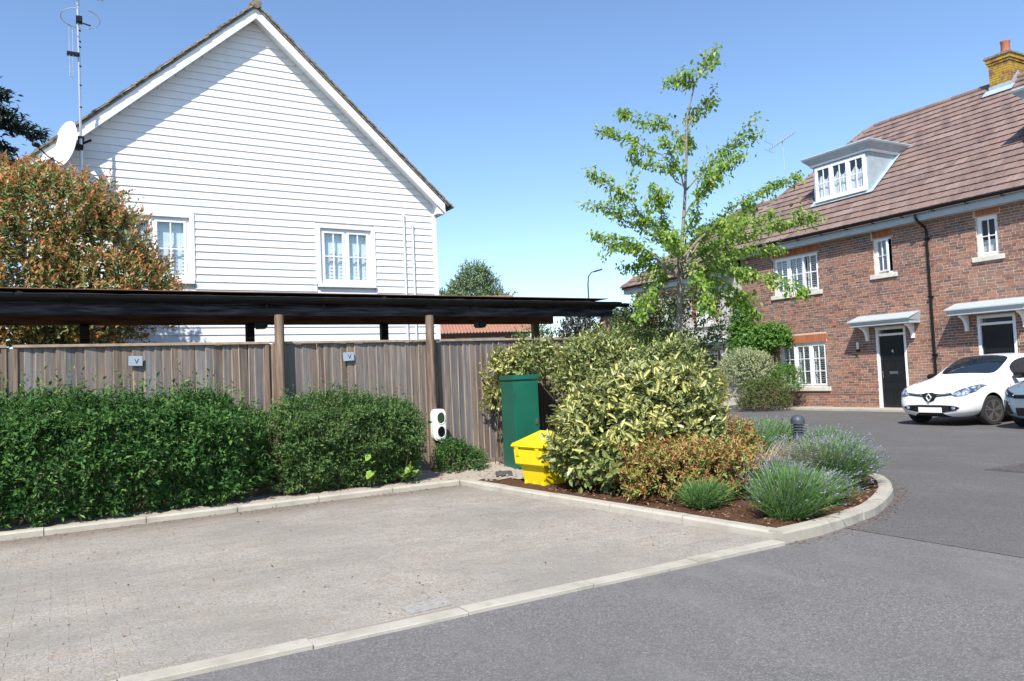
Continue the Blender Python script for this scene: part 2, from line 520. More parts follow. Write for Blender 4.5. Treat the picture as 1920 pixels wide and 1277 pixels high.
# ------------------------------------------------------------------ mesh helpers
class MB:
    """Collects shapes; build() links them as ONE mesh object."""
    def __init__(s, mp=None):
        s.v = []
        s.f = []
        s.mi = []
        s.cur = 0
        s.mp = mp
        s.M = None

    def _add(s, vs, fs):
        o = len(s.v)
        for p in vs:
            if s.M is not None:
                p = tuple(s.M @ Vector(p))
            if s.mp:
                p = s.mp(*p)
            s.v.append(tuple(p))
        for f in fs:
            s.f.append([o + i for i in f])
            s.mi.append(s.cur)
        return s

    def box(s, x0, x1, y0, y1, z0, z1):
        vs = [(x, y, z) for z in (z0, z1) for y in (y0, y1) for x in (x0, x1)]
        return s._add(vs, [(0, 2, 3, 1), (4, 5, 7, 6), (0, 1, 5, 4), (2, 6, 7, 3), (0, 4, 6, 2), (1, 3, 7, 5)])

    def prism(s, poly, vec):
        """polygon of 3D points pushed along vec"""
        n = len(poly)
        a = [Vector(p) for p in poly]
        vs = a + [p + Vector(vec) for p in a]
        fs = [tuple(range(n))[::-1], tuple(range(n, 2 * n))] + [(i, (i + 1) % n, n + (i + 1) % n, n + i) for i in range(n)]
        return s._add(vs, fs)

    def bar(s, a, b, w, h, up=(0, 0, 1)):
        a, b = Vector(a), Vector(b)
        d = (b - a).normalized()
        sd = d.cross(Vector(up))
        if sd.length < 1e-4:
            sd = Vector((1, 0, 0))
        sd = sd.normalized() * w / 2
        u = sd.cross(d).normalized() * h / 2
        vs = [p + i * sd + j * u for p in (a, b) for j in (-1, 1) for i in (-1, 1)]
        return s._add(vs, [(0, 2, 3, 1), (4, 5, 7, 6), (0, 1, 5, 4), (2, 6, 7, 3), (0, 4, 6, 2), (1, 3, 7, 5)])

    def tube(s, pts, rad, sides=8, closed=False, cap=True):
        pts = [Vector(p) for p in pts]
        n = len(pts)
        if isinstance(rad, (int, float)):
            rad = [rad] * n
        ref = Vector((.3, .2, 1)).normalized()
        vs, fs = [], []
        for i, p in enumerate(pts):
            if closed:
                d = pts[(i + 1) % n] - pts[i - 1]
            else:
                d = pts[min(i + 1, n - 1)] - pts[max(i - 1, 0)]
            d = d.normalized() if d.length > 1e-9 else Vector((0, 0, 1))
            if abs(d.dot(ref)) > .96:
                r2 = Vector((1, 0, 0))
            else:
                r2 = ref
            a = d.cross(r2).normalized()
            b = d.cross(a)
            for k in range(sides):
                t = 2 * math.pi * k / sides
                vs.append(p + (a * math.cos(t) + b * math.sin(t)) * rad[i])
        rng = n if closed else n - 1
        for i in range(rng):
            j = (i + 1) % n
            for k in range(sides):
                k2 = (k + 1) % sides
                fs.append((i * sides + k, i * sides + k2, j * sides + k2, j * sides + k))
        if cap and not closed:
            fs.append(tuple(range(sides))[::-1])
            fs.append(tuple((n - 1) * sides + k for k in range(sides)))
        return s._add(vs, fs)

    def lathe(s, prof, sides=20, center=(0, 0, 0), axis='Z'):
        vs, fs = [], []
        c = Vector(center)
        for r, h in prof:
            for k in range(sides):
                t = 2 * math.pi * k / sides
                if axis == 'Z':
                    q = Vector((r * math.cos(t), r * math.sin(t), h))
                elif axis == 'Y':
                    q = Vector((r * math.cos(t), h, r * math.sin(t)))
                else:
                    q = Vector((h, r * math.cos(t), r * math.sin(t)))
                vs.append(c + q)
        m = len(prof)
        for i in range(m - 1):
            for k in range(sides):
                k2 = (k + 1) % sides
                fs.append((i * sides + k, i * sides + k2, (i + 1) * sides + k2, (i + 1) * sides + k))
        fs.append(tuple(range(sides))[::-1])
        fs.append(tuple((m - 1) * sides + k for k in range(sides)))
        return s._add(vs, fs)

    def build(s, name, mats, parent=None, smooth=False, bevel=0, seg=2, loc=None):
        me = bpy.data.meshes.new(name)
        me.from_pydata(s.v, [], s.f)
        for m in (mats if isinstance(mats, (list, tuple)) else [mats]):
            me.materials.append(m)
        if any(s.mi):
            me.polygons.foreach_set('material_index', s.mi)
        bm = bmesh.new()
        bm.from_mesh(me)
        bmesh.ops.recalc_face_normals(bm, faces=bm.faces)
        if bevel:
            bmesh.ops.remove_doubles(bm, verts=bm.verts, dist=1e-5)
            bmesh.ops.bevel(bm, geom=[e for e in bm.edges if len(e.link_faces) == 2 and e.calc_face_angle(0) > .5], offset=bevel, segments=seg, affect='EDGES', clamp_overlap=True)
        bm.to_mesh(me)
        bm.free()
        if smooth:
            me.polygons.foreach_set('use_smooth', [True] * len(me.polygons))
            try:
                me.set_sharp_from_angle(angle=math.radians(38))
            except Exception:
                pass
        o = bpy.data.objects.new(name, me)
        COL.objects.link(o)
        if parent:
            o.parent = parent
        if loc:
            o.location = loc
        return o


def text_mesh(name, body, size, mat, parent, extrude=.001):
    cu = bpy.data.curves.new(name, 'FONT')
    cu.body = body
    cu.size = size
    cu.extrude = extrude
    cu.align_x = 'CENTER'
    cu.align_y = 'CENTER'
    tmp = bpy.data.objects.new(name, cu)
    COL.objects.link(tmp)
    bpy.context.view_layer.update()
    me = bpy.data.meshes.new_from_object(tmp.evaluated_get(bpy.context.evaluated_depsgraph_get()))
    bpy.data.objects.remove(tmp)
    me.materials.clear()
    me.materials.append(mat)
    return link(name, me, parent)


def link(name, me, parent=None, loc=None, rot=None):
    o = bpy.data.objects.new(name, me)
    COL.objects.link(o)
    if parent:
        o.parent = parent
    if loc is not None:
        o.location = loc
    if rot is not None:
        o.rotation_euler = rot
    return o


def tag(o, label=None, cat=None, group=None, kind=None):
    if label:
        o['label'] = label
    if cat:
        o['category'] = cat
    if group:
        o['group'] = group
    if kind:
        o['kind'] = kind
    return o


def thing(name, label, cat, loc=(0, 0, 0), rz=0, group=None):
    o = bpy.data.objects.new(name, None)
    o.empty_display_size = .2
    COL.objects.link(o)
    o.location = loc
    o.rotation_euler = (0, 0, rz)
    return tag(o, label, cat, group)


def mesh_np(name, V, F, mats, uv=None, smooth=False):
    """V (n,3), F (m,k) int, one polygon size"""
    V = np.asarray(V, np.float32)
    F = np.asarray(F, np.int32)
    me = bpy.data.meshes.new(name)
    me.vertices.add(len(V))
    me.vertices.foreach_set('co', V.ravel())
    m, k = F.shape
    me.loops.add(m * k)
    me.loops.foreach_set('vertex_index', F.ravel())
    me.polygons.add(m)
    me.polygons.foreach_set('loop_start', np.arange(0, m * k, k, dtype=np.int32))
    me.polygons.foreach_set('loop_total', np.full(m, k, np.int32))
    if uv is not None:
        u = me.uv_layers.new(name='UVMap')
        u.data.foreach_set('uv', np.asarray(uv, np.float32)[F.ravel()].ravel())
    for q in (mats if isinstance(mats, (list, tuple)) else [mats]):
        me.materials.append(q)
    me.polygons.foreach_set('use_smooth', np.full(m, smooth, bool))
    me.update(calc_edges=True)
    me.validate()
    return me


BOXF = np.array([(0, 2, 3, 1), (4, 5, 7, 6), (0, 1, 5, 4), (2, 6, 7, 3), (0, 4, 6, 2), (1, 3, 7, 5)])


def boxes_np(name, B, mat):
    """B (n,6): x0,x1,y0,y1,z0,z1"""
    B = np.asarray(B, float)
    n = len(B)
    V = np.empty((n, 8, 3))
    for i in range(8):
        V[:, i, 0] = B[:, 0 + (i & 1)]
        V[:, i, 1] = B[:, 2 + ((i >> 1) & 1)]
        V[:, i, 2] = B[:, 4 + ((i >> 2) & 1)]
    F = (BOXF[None] + 8 * np.arange(n)[:, None, None]).reshape(-1, 4)
    return mesh_np(name, V.reshape(-1, 3), F, mat)


def unit(v):
    return v / np.maximum(np.linalg.norm(v, axis=-1, keepdims=True), 1e-9)


def leaf_geo(P, D, N, L, W, fold=.18, droop=.12, six=True):
    """leaf blades at P along D facing N; returns V,F,uv"""
    n = len(P)
    L = np.broadcast_to(np.asarray(L, float), (n,))[:, None]
    W = np.broadcast_to(np.asarray(W, float), (n,))[:, None]
    D = unit(D)
    S = unit(np.cross(D, N))
    Nn = np.cross(S, D)
    if six:
        pr = [(0, 0, 0), (.32, .5, 1), (.7, .42, 1), (1, 0, 0), (.7, -.42, 1), (.32, -.5, 1)]
        uvt = [(0, 0), (1, .32), (1, .7), (0, 1), (-1, .7), (-1, .32)]
        ft = [(0, 1, 2, 3), (0, 3, 4, 5)]
    else:
        pr = [(0, 0, 0), (.45, .5, 1), (1, 0, 0), (.45, -.5, 1)]
        uvt = [(0, 0), (1, .45), (0, 1), (-1, .45)]
        ft = [(0, 1, 2), (0, 2, 3)]
    k = len(pr)
    V = np.empty((n, k, 3))
    for i, (a, b, c) in enumerate(pr):
        V[:, i] = P + D * L * a + S * W * b + Nn * (W * fold * c - L * droop * a * a)
    F = (np.array(ft)[None] + k * np.arange(n)[:, None, None]).reshape(-1, len(ft[0]))
    return V.reshape(-1, 3), F, np.tile(np.array(uvt, float), (n, 1))


def leaf_obj(name, P, D, N, L, W, mat, parent, kind='stuff', **kw):
    V, F, uv = leaf_geo(P, D, N, L, W, **kw)
    o = link(name, mesh_np(name, V, F, mat, uv), parent)
    if kind:
        o['kind'] = kind
    return o


def lump(d, seed, amp):
    r = np.random.default_rng(seed)
    out = np.zeros(len(d))
    for f, a in ((2.2, .5), (4.1, .3), (7.3, .2)):
        for _ in range(3):
            w = r.normal(size=3) * f
            out += a * np.sin(d @ w + r.uniform(0, 6.28)) / 1.6
    return 1 + amp * out


def shoots(rng, ells, n, lps, slen, up=.5, spread=.9, depth=(.75, 1.0), zmin=.03, amp=.14, bottom=-.55, seed=1, inner=0.25):
    """shoots growing out of a lumpy body made of ellipsoids; returns leaf positions, directions, normals, position along shoot"""
    ells = [(np.array(c, float), np.array(r, float)) for c, r in ells]
    area = np.array([r[0] * r[1] + r[0] * r[2] + r[1] * r[2] for c, r in ells])
    which = rng.choice(len(ells), size=int(n * 1.8), p=area / area.sum())
    d = unit(rng.normal(size=(len(which), 3)))
    d[:, 2] = np.where(d[:, 2] < bottom, -d[:, 2], d[:, 2])
    dep = rng.uniform(depth[0], depth[1], len(which))
    deep = rng.random(len(which)) < inner
    dep[deep] = rng.uniform(.45, depth[0], deep.sum())
    C = np.array([e[0] for e in ells])[which]
    R = np.array([e[1] for e in ells])[which]
    sc = lump(d + which[:, None] * .7, seed, amp)
    base = C + d * R * (dep * sc)[:, None]
    ok = base[:, 2] > zmin
    for i, (c, r) in enumerate(ells):
        ins = (((base - c) / r) ** 2).sum(1) < .62 ** 2
        ok &= ~(ins & (which != i))
    idx = np.nonzero(ok)[0][:n]
    base, d, R = base[idx], d[idx], R[idx]
    out = unit(d / R)
    g = unit(out + np.array([0, 0, up]) + rng.normal(size=out.shape) * .45)
    ln = slen * rng.uniform(.6, 1.35, len(idx))
    t = (np.arange(lps) + .3) / lps
    P = base[:, None] + g[:, None] * (ln[:, None] * t)[..., None]
    k = len(idx)
    rad = rng.normal(size=(k, lps, 3))
    rad -= (rad * g[:, None]).sum(-1, keepdims=True) * g[:, None]
    rad = unit(rad)
    D = unit(g[:, None] * (.35 + .6 * t[None, :, None]) + rad * spread + np.array([0, 0, .1]))
    N = unit(out[:, None] * .6 + np.array([0, 0, .7]) + rng.normal(size=(k, lps, 3)) * .45 + g[:, None] * .4)
    T = np.broadcast_to(t, (k, lps))
    P = P.reshape(-1, 3)
    keep = P[:, 2] > zmin * .5
    return P[keep], D.reshape(-1, 3)[keep], N.reshape(-1, 3)[keep], T.reshape(-1)[keep], base, g


def twigs_obj(base, center, parent, mat, n, r=.006, rng=RNG, name='twigs'):
    mb = MB()
    idx = rng.choice(len(base), min(n, len(base)), replace=False)
    for i in idx:
        b = Vector(base[i])
        c = Vector(center) + Vector(rng.normal(size=3) * np.array([.12, .12, .02]))
        mid = c.lerp(b, .5) + Vector((0, 0, .08))
        mb.tube([c, mid, b], [r * 1.6, r, r * .5], 4, cap=False)
    o = mb.build(name, mat, parent)
    o['kind'] = 'stuff'
    return o


# ------------------------------------------------------------------ setting
def sheet(name, poly, z, mat):
    me = bpy.data.meshes.new(name)
    me.from_pydata([(x, y, z) for x, y in poly], [], [tuple(range(len(poly)))])
    me.materials.append(mat)
    return tag(link(name, me), kind='structure')


def inside(poly, x, y):
    c = False
    n = len(poly)
    for i in range(n):
        x1, y1 = poly[i]
        x2, y2 = poly[i - 1]
        if (y1 > y) != (y2 > y) and x < (x2 - x1) * (y - y1) / (y2 - y1) + x1:
            c = not c
    return c


def soil(name, poly, z, mat, amp=.035, step=.08):
    xs = [p[0] for p in poly]
    ys = [p[1] for p in poly]
    nx = int((max(xs) - min(xs)) / step) + 1
    ny = int((max(ys) - min(ys)) / step) + 1
    idx, V, F = {}, [], []

    def vid(i, j):
        if (i, j) not in idx:
            x, y = min(xs) + i * step, min(ys) + j * step
            h = noise.noise((x * 5, y * 5, 0)) * amp + noise.noise((x * 17, y * 17, 3)) * amp * .5
            idx[(i, j)] = len(V)
            V.append((x, y, z + h))
        return idx[(i, j)]
    for i in range(nx):
        for j in range(ny):
            if inside(poly, min(xs) + (i + .5) * step, min(ys) + (j + .5) * step):
                F.append((vid(i, j), vid(i + 1, j), vid(i + 1, j + 1), vid(i, j + 1)))
    me = bpy.data.meshes.new(name)
    me.from_pydata(V, [], F)
    me.materials.append(mat)
    me.polygons.foreach_set('use_smooth', [True] * len(F))
    return tag(link(name, me), kind='structure')


tg = NT('rough_ground')
fg = tg.noise(tg.pos(), 1.5, 6)
tg.set(tg.ramp(fg, [(.35, (.08, .09, .04)), (.65, (.17, .15, .09))]), .95)
sheet('ground', [(-500, -500), (500, -500), (500, 500), (-500, 500)], -.03, tg.m)
sheet('road', [(-40, -40), (40, -40), (40, 15), (19.9, 40), (5, 40), (4.9, 9.3), (-40, 9.3)], 0, M['asphalt'])
sheet('newer_road_surface', [(5.83, -40), (19.75, -40), (19.75, 36), (12, 36), (6.6, 5.6), (5.79, 4.5)], .004, M['new_asphalt'])

# parking bay of concrete blocks: the 300 that show largest are parts, the rest one mass
bay = sheet('parking_bay', [(-9, 4.32), (4.93, 4.32), (4.62, 9.22), (-9, 9.22)], .0192, M['sand'])
BL, BW, J = .2, .1, .004
blocks = []
row = 0
y = 4.352
while y < 9.195:
    x = -7.5 + (row % 2) * (BL + J) / 2
    while x < 4.95:
        xr = 4.93 - (y - 4.25) * .0685 - .008
        x1 = min(x + BL, xr)
        if x1 - x > .03:
            blocks.append((x, x1, y, min(y + BW, 9.195)))
        x += BL + J
    y += BW + J
    row += 1
blocks = [b for b in blocks if in_view(((b[0] + b[1]) / 2, (b[2] + b[3]) / 2, 0), .15)]
blocks.sort(key=lambda b: -((in_view(((b[0] + b[1]) / 2, (b[2] + b[3]) / 2, 0))) * 1.0) / (b[0] ** 2 + b[2] ** 2))
shared = {}
for i, b in enumerate(blocks[:300]):
    key = (round(b[1] - b[0], 2), round(b[3] - b[2], 2))
    if key not in shared:
        w, h = (b[1] - b[0]) / 2, (b[3] - b[2]) / 2
        q = MB().box(-w, w, -h, h, -.02, 0).build('paving_block', M['paving_block'], bay, bevel=.0015, seg=1)
        shared[key] = q.data
    else:
        q = link('paving_block', shared[key], bay)
    q.location = ((b[0] + b[1]) / 2, (b[2] + b[3]) / 2, .021 + random.uniform(-.0015, .0015))
    q.rotation_euler = (random.gauss(0, .004), random.gauss(0, .004), random.gauss(0, .006))
rest = [(b[0], b[1], b[2], b[3], 0, .021 + random.uniform(-.0015, .0015)) for b in blocks[300:]]
tag(link('block_paving', boxes_np('block_paving', rest, M['paving_block_mass']), bay), kind='stuff')
# drain cover let into the paving by the front edge
dr = thing('drain_cover', 'small square grey drain cover set in the block paving by the front edging', 'drain cover', (1.96, 4.47, .022), .05)
MB().box(-.15, .15, -.085, .085, 0, .003).build('cover_plate', M['drain'], dr)
mb = MB()
for i in range(5):
    mb.box(-.115 + i * .05, -.09 + i * .05, -.06, .06, .003, .006)
mb.build('rib', M['drain'], dr)

# kerbs
kerb = tag(bpy.data.objects.new('kerb', None), kind='structure')
COL.objects.link(kerb)


def kerb_run(pts, width, top, lenu, z0=-.05, side=1, name='kerb_stone', chamfer=.02):
    """one stone after another along a polyline; the stone lies on its left (side=1)"""
    P = [Vector((*p, 0)) for p in pts]
    cum = [0]
    for a, b in zip(P, P[1:]):
        cum.append(cum[-1] + (b - a).length)

    def at(t):
        t = max(0, min(cum[-1], t))
        for i in range(len(P) - 1):
            if t <= cum[i + 1] + 1e-9:
                d = (P[i + 1] - P[i]).normalized()
                return P[i] + d * (t - cum[i]), d
    n = max(1, round(cum[-1] / lenu))
    for i in range(n):
        t0, t1 = cum[-1] * i / n + .004, cum[-1] * (i + 1) / n - .004
        ks = max(1, int((t1 - t0) / .12)) if len(pts) > 2 else 1
        mb = MB()
        rings = []
        dz = random.gauss(0, .003)
        dn = random.gauss(0, .004)
        for k in range(ks + 1):
            t = t0 + (t1 - t0) * k / ks
            p, d = at(t)
            _, da = at(t - .15)
            _, db = at(t + .15)
            d = (da + db).normalized()
            nrm = Vector((-d.y, d.x, 0)) * side
            p = p + nrm * dn
            prof = [(0, z0), (0, top - chamfer + dz), (chamfer * .7, top + dz), (width - .006, top + dz), (width, top - .006 + dz), (width, z0)]
            rings.append([p + nrm * a + Vector((0, 0, h)) for a, h in prof])
        vs = [v for r in rings for v in r]
        m = 6
        fs = []
        for k in range(ks):
            for j in range(m):
                j2 = (j + 1) % m
                fs.append((k * m + j, k * m + j2, (k + 1) * m + j2, (k + 1) * m + j))
        fs += [tuple(range(m)), tuple(ks * m + j for j in range(m))[::-1]]
        mb._add(vs, fs)
        mb.build(name, M['kerb'], kerb)


kerb_run([(-8.6, 9.24), (4.57, 9.205)], .115, .088, .915, side=1)
kerb_run([(4.565, 9.19), (4.935, 4.33)], .125, .09, .915, side=1)
nose = [(4.94, 4.235), (5.42, 4.25), (5.95, 4.33), (6.45, 4.46), (6.95, 4.66), (7.45, 4.92), (7.85, 5.2), (8.2, 5.52), (8.42, 5.88), (8.62, 6.35), (8.95, 7.0), (9.5, 7.8), (10.3, 8.9), (11.6, 10.6), (13.2, 13), (14.2, 16)]
kerb_run(nose, .14, .095, .62, side=1)
kerb_run([(-8.2, 4.2), (4.92, 4.2)], .13, .024, .915, z0=-.04, side=1, name='edging_stone', chamfer=.004)

bedpoly = [(4.68, 9.2), (5.03, 4.33), (5.42, 4.35), (5.95, 4.42), (6.9, 4.75), (7.4, 5.02), (8.1, 5.6), (8.5, 6.4), (8.85, 7.05), (9.4, 7.9), (10.2, 9), (11.5, 10.7), (13.1, 13), (14.1, 16), (9, 17), (8.8, 10.9), (4.4, 10.9), (4.4, 9.2)]
soil('planting_bed', bedpoly, .065, M['soil'])
soil('earth_strip', [(-8.5, 9.3), (4.5, 9.3), (5.6, 8.6), (6.0, 9.4), (6.0, 11), (-8.5, 11)], .075, M['earth'], .03)
# scattered bark chips
n = 2600
cx = RNG.uniform(4.7, 8.6, n)
cy = RNG.uniform(4.3, 7.6, n)
ok = np.array([inside(bedpoly, a, b) for a, b in zip(cx, cy)])
P = np.stack([cx, cy, np.full(n, .08) + RNG.uniform(0, .025, n)], 1)[ok]
tag(leaf_obj('bark_chips', P, RNG.normal(size=P.shape) * [1, 1, .25], np.array([0, 0, 1.]) + RNG.normal(size=P.shape) * .3, RNG.uniform(.02, .055, len(P)), RNG.uniform(.01, .022, len(P)), M['chip'], None, six=False), kind='stuff')
# small dry leaves and crumbs along the back kerb and across the bay
n = 900
cx = np.concatenate([RNG.uniform(-2.5, 4.6, 600), RNG.uniform(-2, 5, 300)])
cy = np.concatenate([9.19 - np.abs(RNG.normal(0, .12, 600)), RNG.uniform(4.3, 9.2, 300)])
P = np.stack([cx, cy, np.full(n, .026)], 1)
tag(leaf_obj('leaf_litter', P, RNG.normal(size=P.shape) * [1, 1, .2], np.array([0, 0, 1.]) + RNG.normal(size=P.shape) * .25, RNG.uniform(.012, .035, n), RNG.uniform(.006, .018, n), M['chip'], None, six=False, droop=0), kind='stuff')

n = 700
i = RNG.integers(0, 11, n)
f = RNG.random(n)[:, None]
na = np.array(nose)
q = na[i] + (na[i + 1] - na[i]) * f
dd = unit(na[i + 1] - na[i])
q = q + np.stack([dd[:, 1], -dd[:, 0]], 1) * (np.abs(RNG.normal(0, .09, n)) + .01)[:, None]
P = np.stack([q[:, 0], q[:, 1], np.full(n, .008)], 1)
tag(leaf_obj('road_grit', P, RNG.normal(size=P.shape) * [1, 1, .1], np.array([0, 0, 1.]) + RNG.normal(size=P.shape) * .2, RNG.uniform(.008, .03, n), RNG.uniform(.006, .016, n), M['chip'], None, six=False, droop=0), kind='stuff')

# iron cover in the road
mh = thing('manhole_cover', 'dark iron manhole cover in the road near the right edge', 'manhole cover', (10.55, 4.95, .006), -.03)
MB().box(-.62, .62, -.36, .36, 0, .004).build('frame', M['iron'], mh)
for sx in (-1, 1):
    MB().box(sx * .3 - .27, sx * .3 + .27, -.3, .3, .004, .009).build('lid', M['iron'], mh)
mb = MB()
for i in range(9):
    for j in range(5):
        mb.box(-.54 + i * .13, -.5 + i * .13, -.25 + j * .11, -.2 + j * .11, .009, .013)
mb.build('tread_pattern', M['iron'], mh)


# ------------------------------------------------------------------ fence
FY = 10.75
fence = thing('timber_fence', 'weathered grey brown feather edge timber fence behind the hedges', 'fence', (0, FY, 0))
bw = .107
prof = [(0, 0), (0, -.012), (.013, -.024), (bw + .018, -.006), (bw + .018, 0)]
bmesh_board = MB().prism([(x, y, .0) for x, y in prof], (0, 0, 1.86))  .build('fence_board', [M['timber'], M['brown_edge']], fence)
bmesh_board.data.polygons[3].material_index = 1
first = True
x = -3.2
posts = [-2.1, -.47, 2.52, 4.94, 6.9, 8.55]
while x < 8.62:
    if first:
        o = bmesh_board
        first = False
    else:
        o = link('fence_board', bmesh_board.data, fence)
    o.location = (x, random.uniform(-.004, .004), .15 + random.uniform(-.006, .006))
    o.rotation_euler = (random.gauss(0, .003), random.gauss(0, .004), random.gauss(0, .02))
    w = random.choice((.88, .96, 1, 1.05, 1.12))
    o.scale = (w, 1, 1)
    x += bw * w
for x0, x1 in ((-3.2, -.5), (-.44, 2.5), (2.56, 4.92), (4.97, 6.88), (6.93, 8.6)):
    MB().box(x0, x1, -.055, .02, 2.01, 2.045).build('capping_rail', M['rail'], fence, bevel=.004, seg=1)
    MB().box(x0, x1, -.03, .02, 0.0, .15).build('gravel_board', M['timber'], fence, bevel=.004, seg=1)
    MB().box(x0, x1, .004, .06, 1.55, 1.64).build('fence_rail', M['brown'], fence)
    for xe in (x0, x1 - .05):
        MB().box(xe, xe + .05, -.045, 0, .15, 2.01).build('panel_batten', M['brown'], fence, bevel=.003, seg=1)

# bay signs screwed to the fence
for k, (sx, sz, rot, lab) in enumerate(((.854, 1.822, .03, 'small grey plate lettered V on the fence above the long left hedge'),
                                        (3.615, 1.812, -.05, 'small blue grey plate on the fence above the shorter right hedge'))):
    sg = thing('bay_sign', lab, 'sign', (sx, FY - .05, sz), 0, 'parking bay signs on the fence')
    sg.rotation_euler = (0, rot, 0)
    MB().box(-.08, .08, -.012, .004, -.062, .062).build('plate', M['sign_grey'], sg, bevel=.003, seg=1)
    lt = text_mesh('letter', 'V', .085, M['sign_ink'], sg)
    lt.location = (.01, -.0145, -.005)
    lt.rotation_euler = (math.pi / 2, 0, 0)

# ------------------------------------------------------------------ carport
cp = thing('timber_carport', 'long low carport with black gutter and dark beam above the fence', 'carport', (0, 10.6, 0))
# local y: 0 at gutter line
MB().box(-4, 8.36, -.02, .07, 2.395, 2.525).build('front_beam', M['dark_timber'], cp, bevel=.008, seg=1)
MB().box(-4, 8.44, .0, .03, 2.525, 2.6).build('fascia_board', M['dark_timber'], cp)
gut = MB()
ng = 60
pr = []
for i in range(7):
    a = math.pi + math.pi * i / 6
    pr.append((.064 * math.cos(a), .064 * math.sin(a)))
for i in range(6, -1, -1):
    a = math.pi + math.pi * i / 6
    pr.append((.058 * math.cos(a), .058 * math.sin(a)))
gut.prism([(-4, -.09 + a, 2.615 + b) for a, b in pr], (12.62, 0, 0))
gut.box(8.61, 8.625, -.154, -.026, 2.55, 2.615)
gut.build('gutter', M['black_plastic'], cp, smooth=True)
for i in range(16):
    bx = -3.8 + i * .78
    mb = MB()
    mb.prism([(bx, -.09 + a * 1.12, 2.616 + b * 1.12) for a, b in pr], (.03, 0, 0))
    mb.box(bx, bx + .03, -.03, .0, 2.5, 2.6)
    mb.build('gutter_bracket', M['black_plastic'], cp)
# felt roof with a wavy front edge
V, F = [], []
nx = 240
for i in range(nx + 1):
    xx = -4.2 + 12.75 * i / nx
    wv = .008 * noise.noise((xx * 2.1, 0, 0)) + .006 * noise.noise((xx * 6.5, 4, 0))
    spike = .03 if random.random() < .02 else 0
    V += [(xx, -.04, 2.625), (xx, -.05, 2.645 + wv + spike), (xx, .12, 2.67 + wv), (xx, 2.35, 2.80), (xx, 2.35, 2.73), (xx, -.02, 2.605)]
for i in range(nx):
    for j in range(6):
        a, b = i * 6 + j, i * 6 + (j + 1) % 6
        F.append((a, b, b + 6, a + 6))
me = bpy.data.meshes.new('felt_roof')
me.from_pydata(V, [], F)
me.materials.append(M['felt'])
link('felt_roof', me, cp)
MB().box(-4, 8.36, 1.85, 1.97, 2.42, 2.62).build('rear_beam', M['rafter'], cp)
for i in range(22):
    rx = -3.9 + i * .58
    MB().prism([(rx, .075, 2.5), (rx, 2.25, 2.58), (rx, 2.25, 2.7), (rx, .075, 2.62)], (.05, 0, 0)).build('rafter', M['rafter'], cp)
MB().box(-4, 8.36, .08, 2.25, 2.712, 2.722).build('roof_boarding', M['rafter'], cp)
for px, py, big in ((2.615, -.02, 1), (4.85, -.02, 1), (8.24, .06, 0), (.35, 1.9, 0), (2.63, 1.9, 0), (4.87, 1.9, 0), (7.96, 1.9, 0)):
    mb = MB()
    if big:
        pts = [(px + .01 * noise.noise((px, z, 0)), py - .0 + .008 * noise.noise((px + 9, z, 0)), z) for z in np.linspace(-.05, 2.4, 13)]
        mb.tube(pts, [.07 - .006 * i / 12 for i in range(13)], 10)
        mb.build('post', M['brown'], cp, smooth=True)
    else:
        mb.box(px - .06, px + .06, py - .06, py + .06, 0, 2.44)
        mb.build('post', M['brown'] if px > 7 else M['dark_timber'], cp, bevel=.006, seg=1)
for px in (2.45, 5.93):
    MB().box(px - .06, px + .09, .3, .5, 2.24, 2.34).build('lamp_housing', M['black_plastic'], cp, bevel=.02)

# ------------------------------------------------------------------ charging point on the post
ch = thing('charging_point', 'white twin socket charging point fixed to the round fence post', 'charging point', (4.89, 10.55, .755))
sh = []
for i in range(28):
    a = 2 * math.pi * i / 28
    cx_, cz_ = math.cos(a), math.sin(a)
    ex = .118 * np.sign(cx_) * abs(cx_) ** .55
    ez = .235 * np.sign(cz_) * abs(cz_) ** .6
    ez *= 1
    ex *= 1 - .1 * (1 - abs(cz_))
    sh.append((ex, -.14, ez))
MB().prism(sh, (0, .14, 0)).build('shell', M['charger_white'], ch, smooth=True, bevel=.022, seg=3)
for z, m in ((.1, 'charger_dark'), (-.105, 'gloss_black')):
    pts = []
    for i in range(24):
        a = 2 * math.pi * i / 24
        pts.append((.012 + .062 * math.cos(a), -.146, z + .082 * math.sin(a)))
    soc = MB().prism(pts, (0, .03, 0)).build('socket_cover', M[m], ch, smooth=True, bevel=.006)
    rp = [(.012 + .066 * math.cos(2 * math.pi * i / 24), -.143, z + .087 * math.sin(2 * math.pi * i / 24)) for i in range(24)]
    MB().tube(rp, .007, 6, closed=True).build('socket_rim', M['charger_white'], soc, smooth=True)
MB().tube([(0, -.05, -.23), (0, -.04, -.5), (0, -.03, -.75)], .012, 6).build('cable_conduit', M['black_plastic'], ch)

# ------------------------------------------------------------------ green cabinet and yellow grit bin
gb = thing('green_cabinet', 'tall dark green painted metal cabinet standing beside the fence', 'cabinet', (5.95, 9.86, .03), -.14)
MB().box(-.2, .2, -.25, .25, 0, 1.33).build('cabinet_body', M['green_paint'], gb, bevel=.01)
MB().box(-.215, .215, -.265, .265, 1.335, 1.415).build('lid', M['green_paint'], gb, bevel=.012)
MB().box(-.19, .19, -.258, -.251, .06, 1.3).build('door', M['green_paint'], gb, bevel=.003, seg=1)
MB().box(.13, .16, -.27, -.259, .68, .76).build('lock', M['iron'], gb)
for hz in (.2, 1.1):
    MB().box(-.199, -.185, -.268, -.259, hz, hz + .1).build('hinge', M['green_paint'], gb)

yb = thing('grit_bin', 'bright yellow plastic grit bin with a sloping lid beside the green cabinet', 'grit bin', (5.3, 8.24, .0), -1.45)
yb.scale = (.68, .84, 1.0)
mb = MB()


def ring(w, d, z, oy=0):
    return [(-w, -d + oy, z), (w, -d + oy, z), (w, d + oy, z), (-w, d + oy, z)]


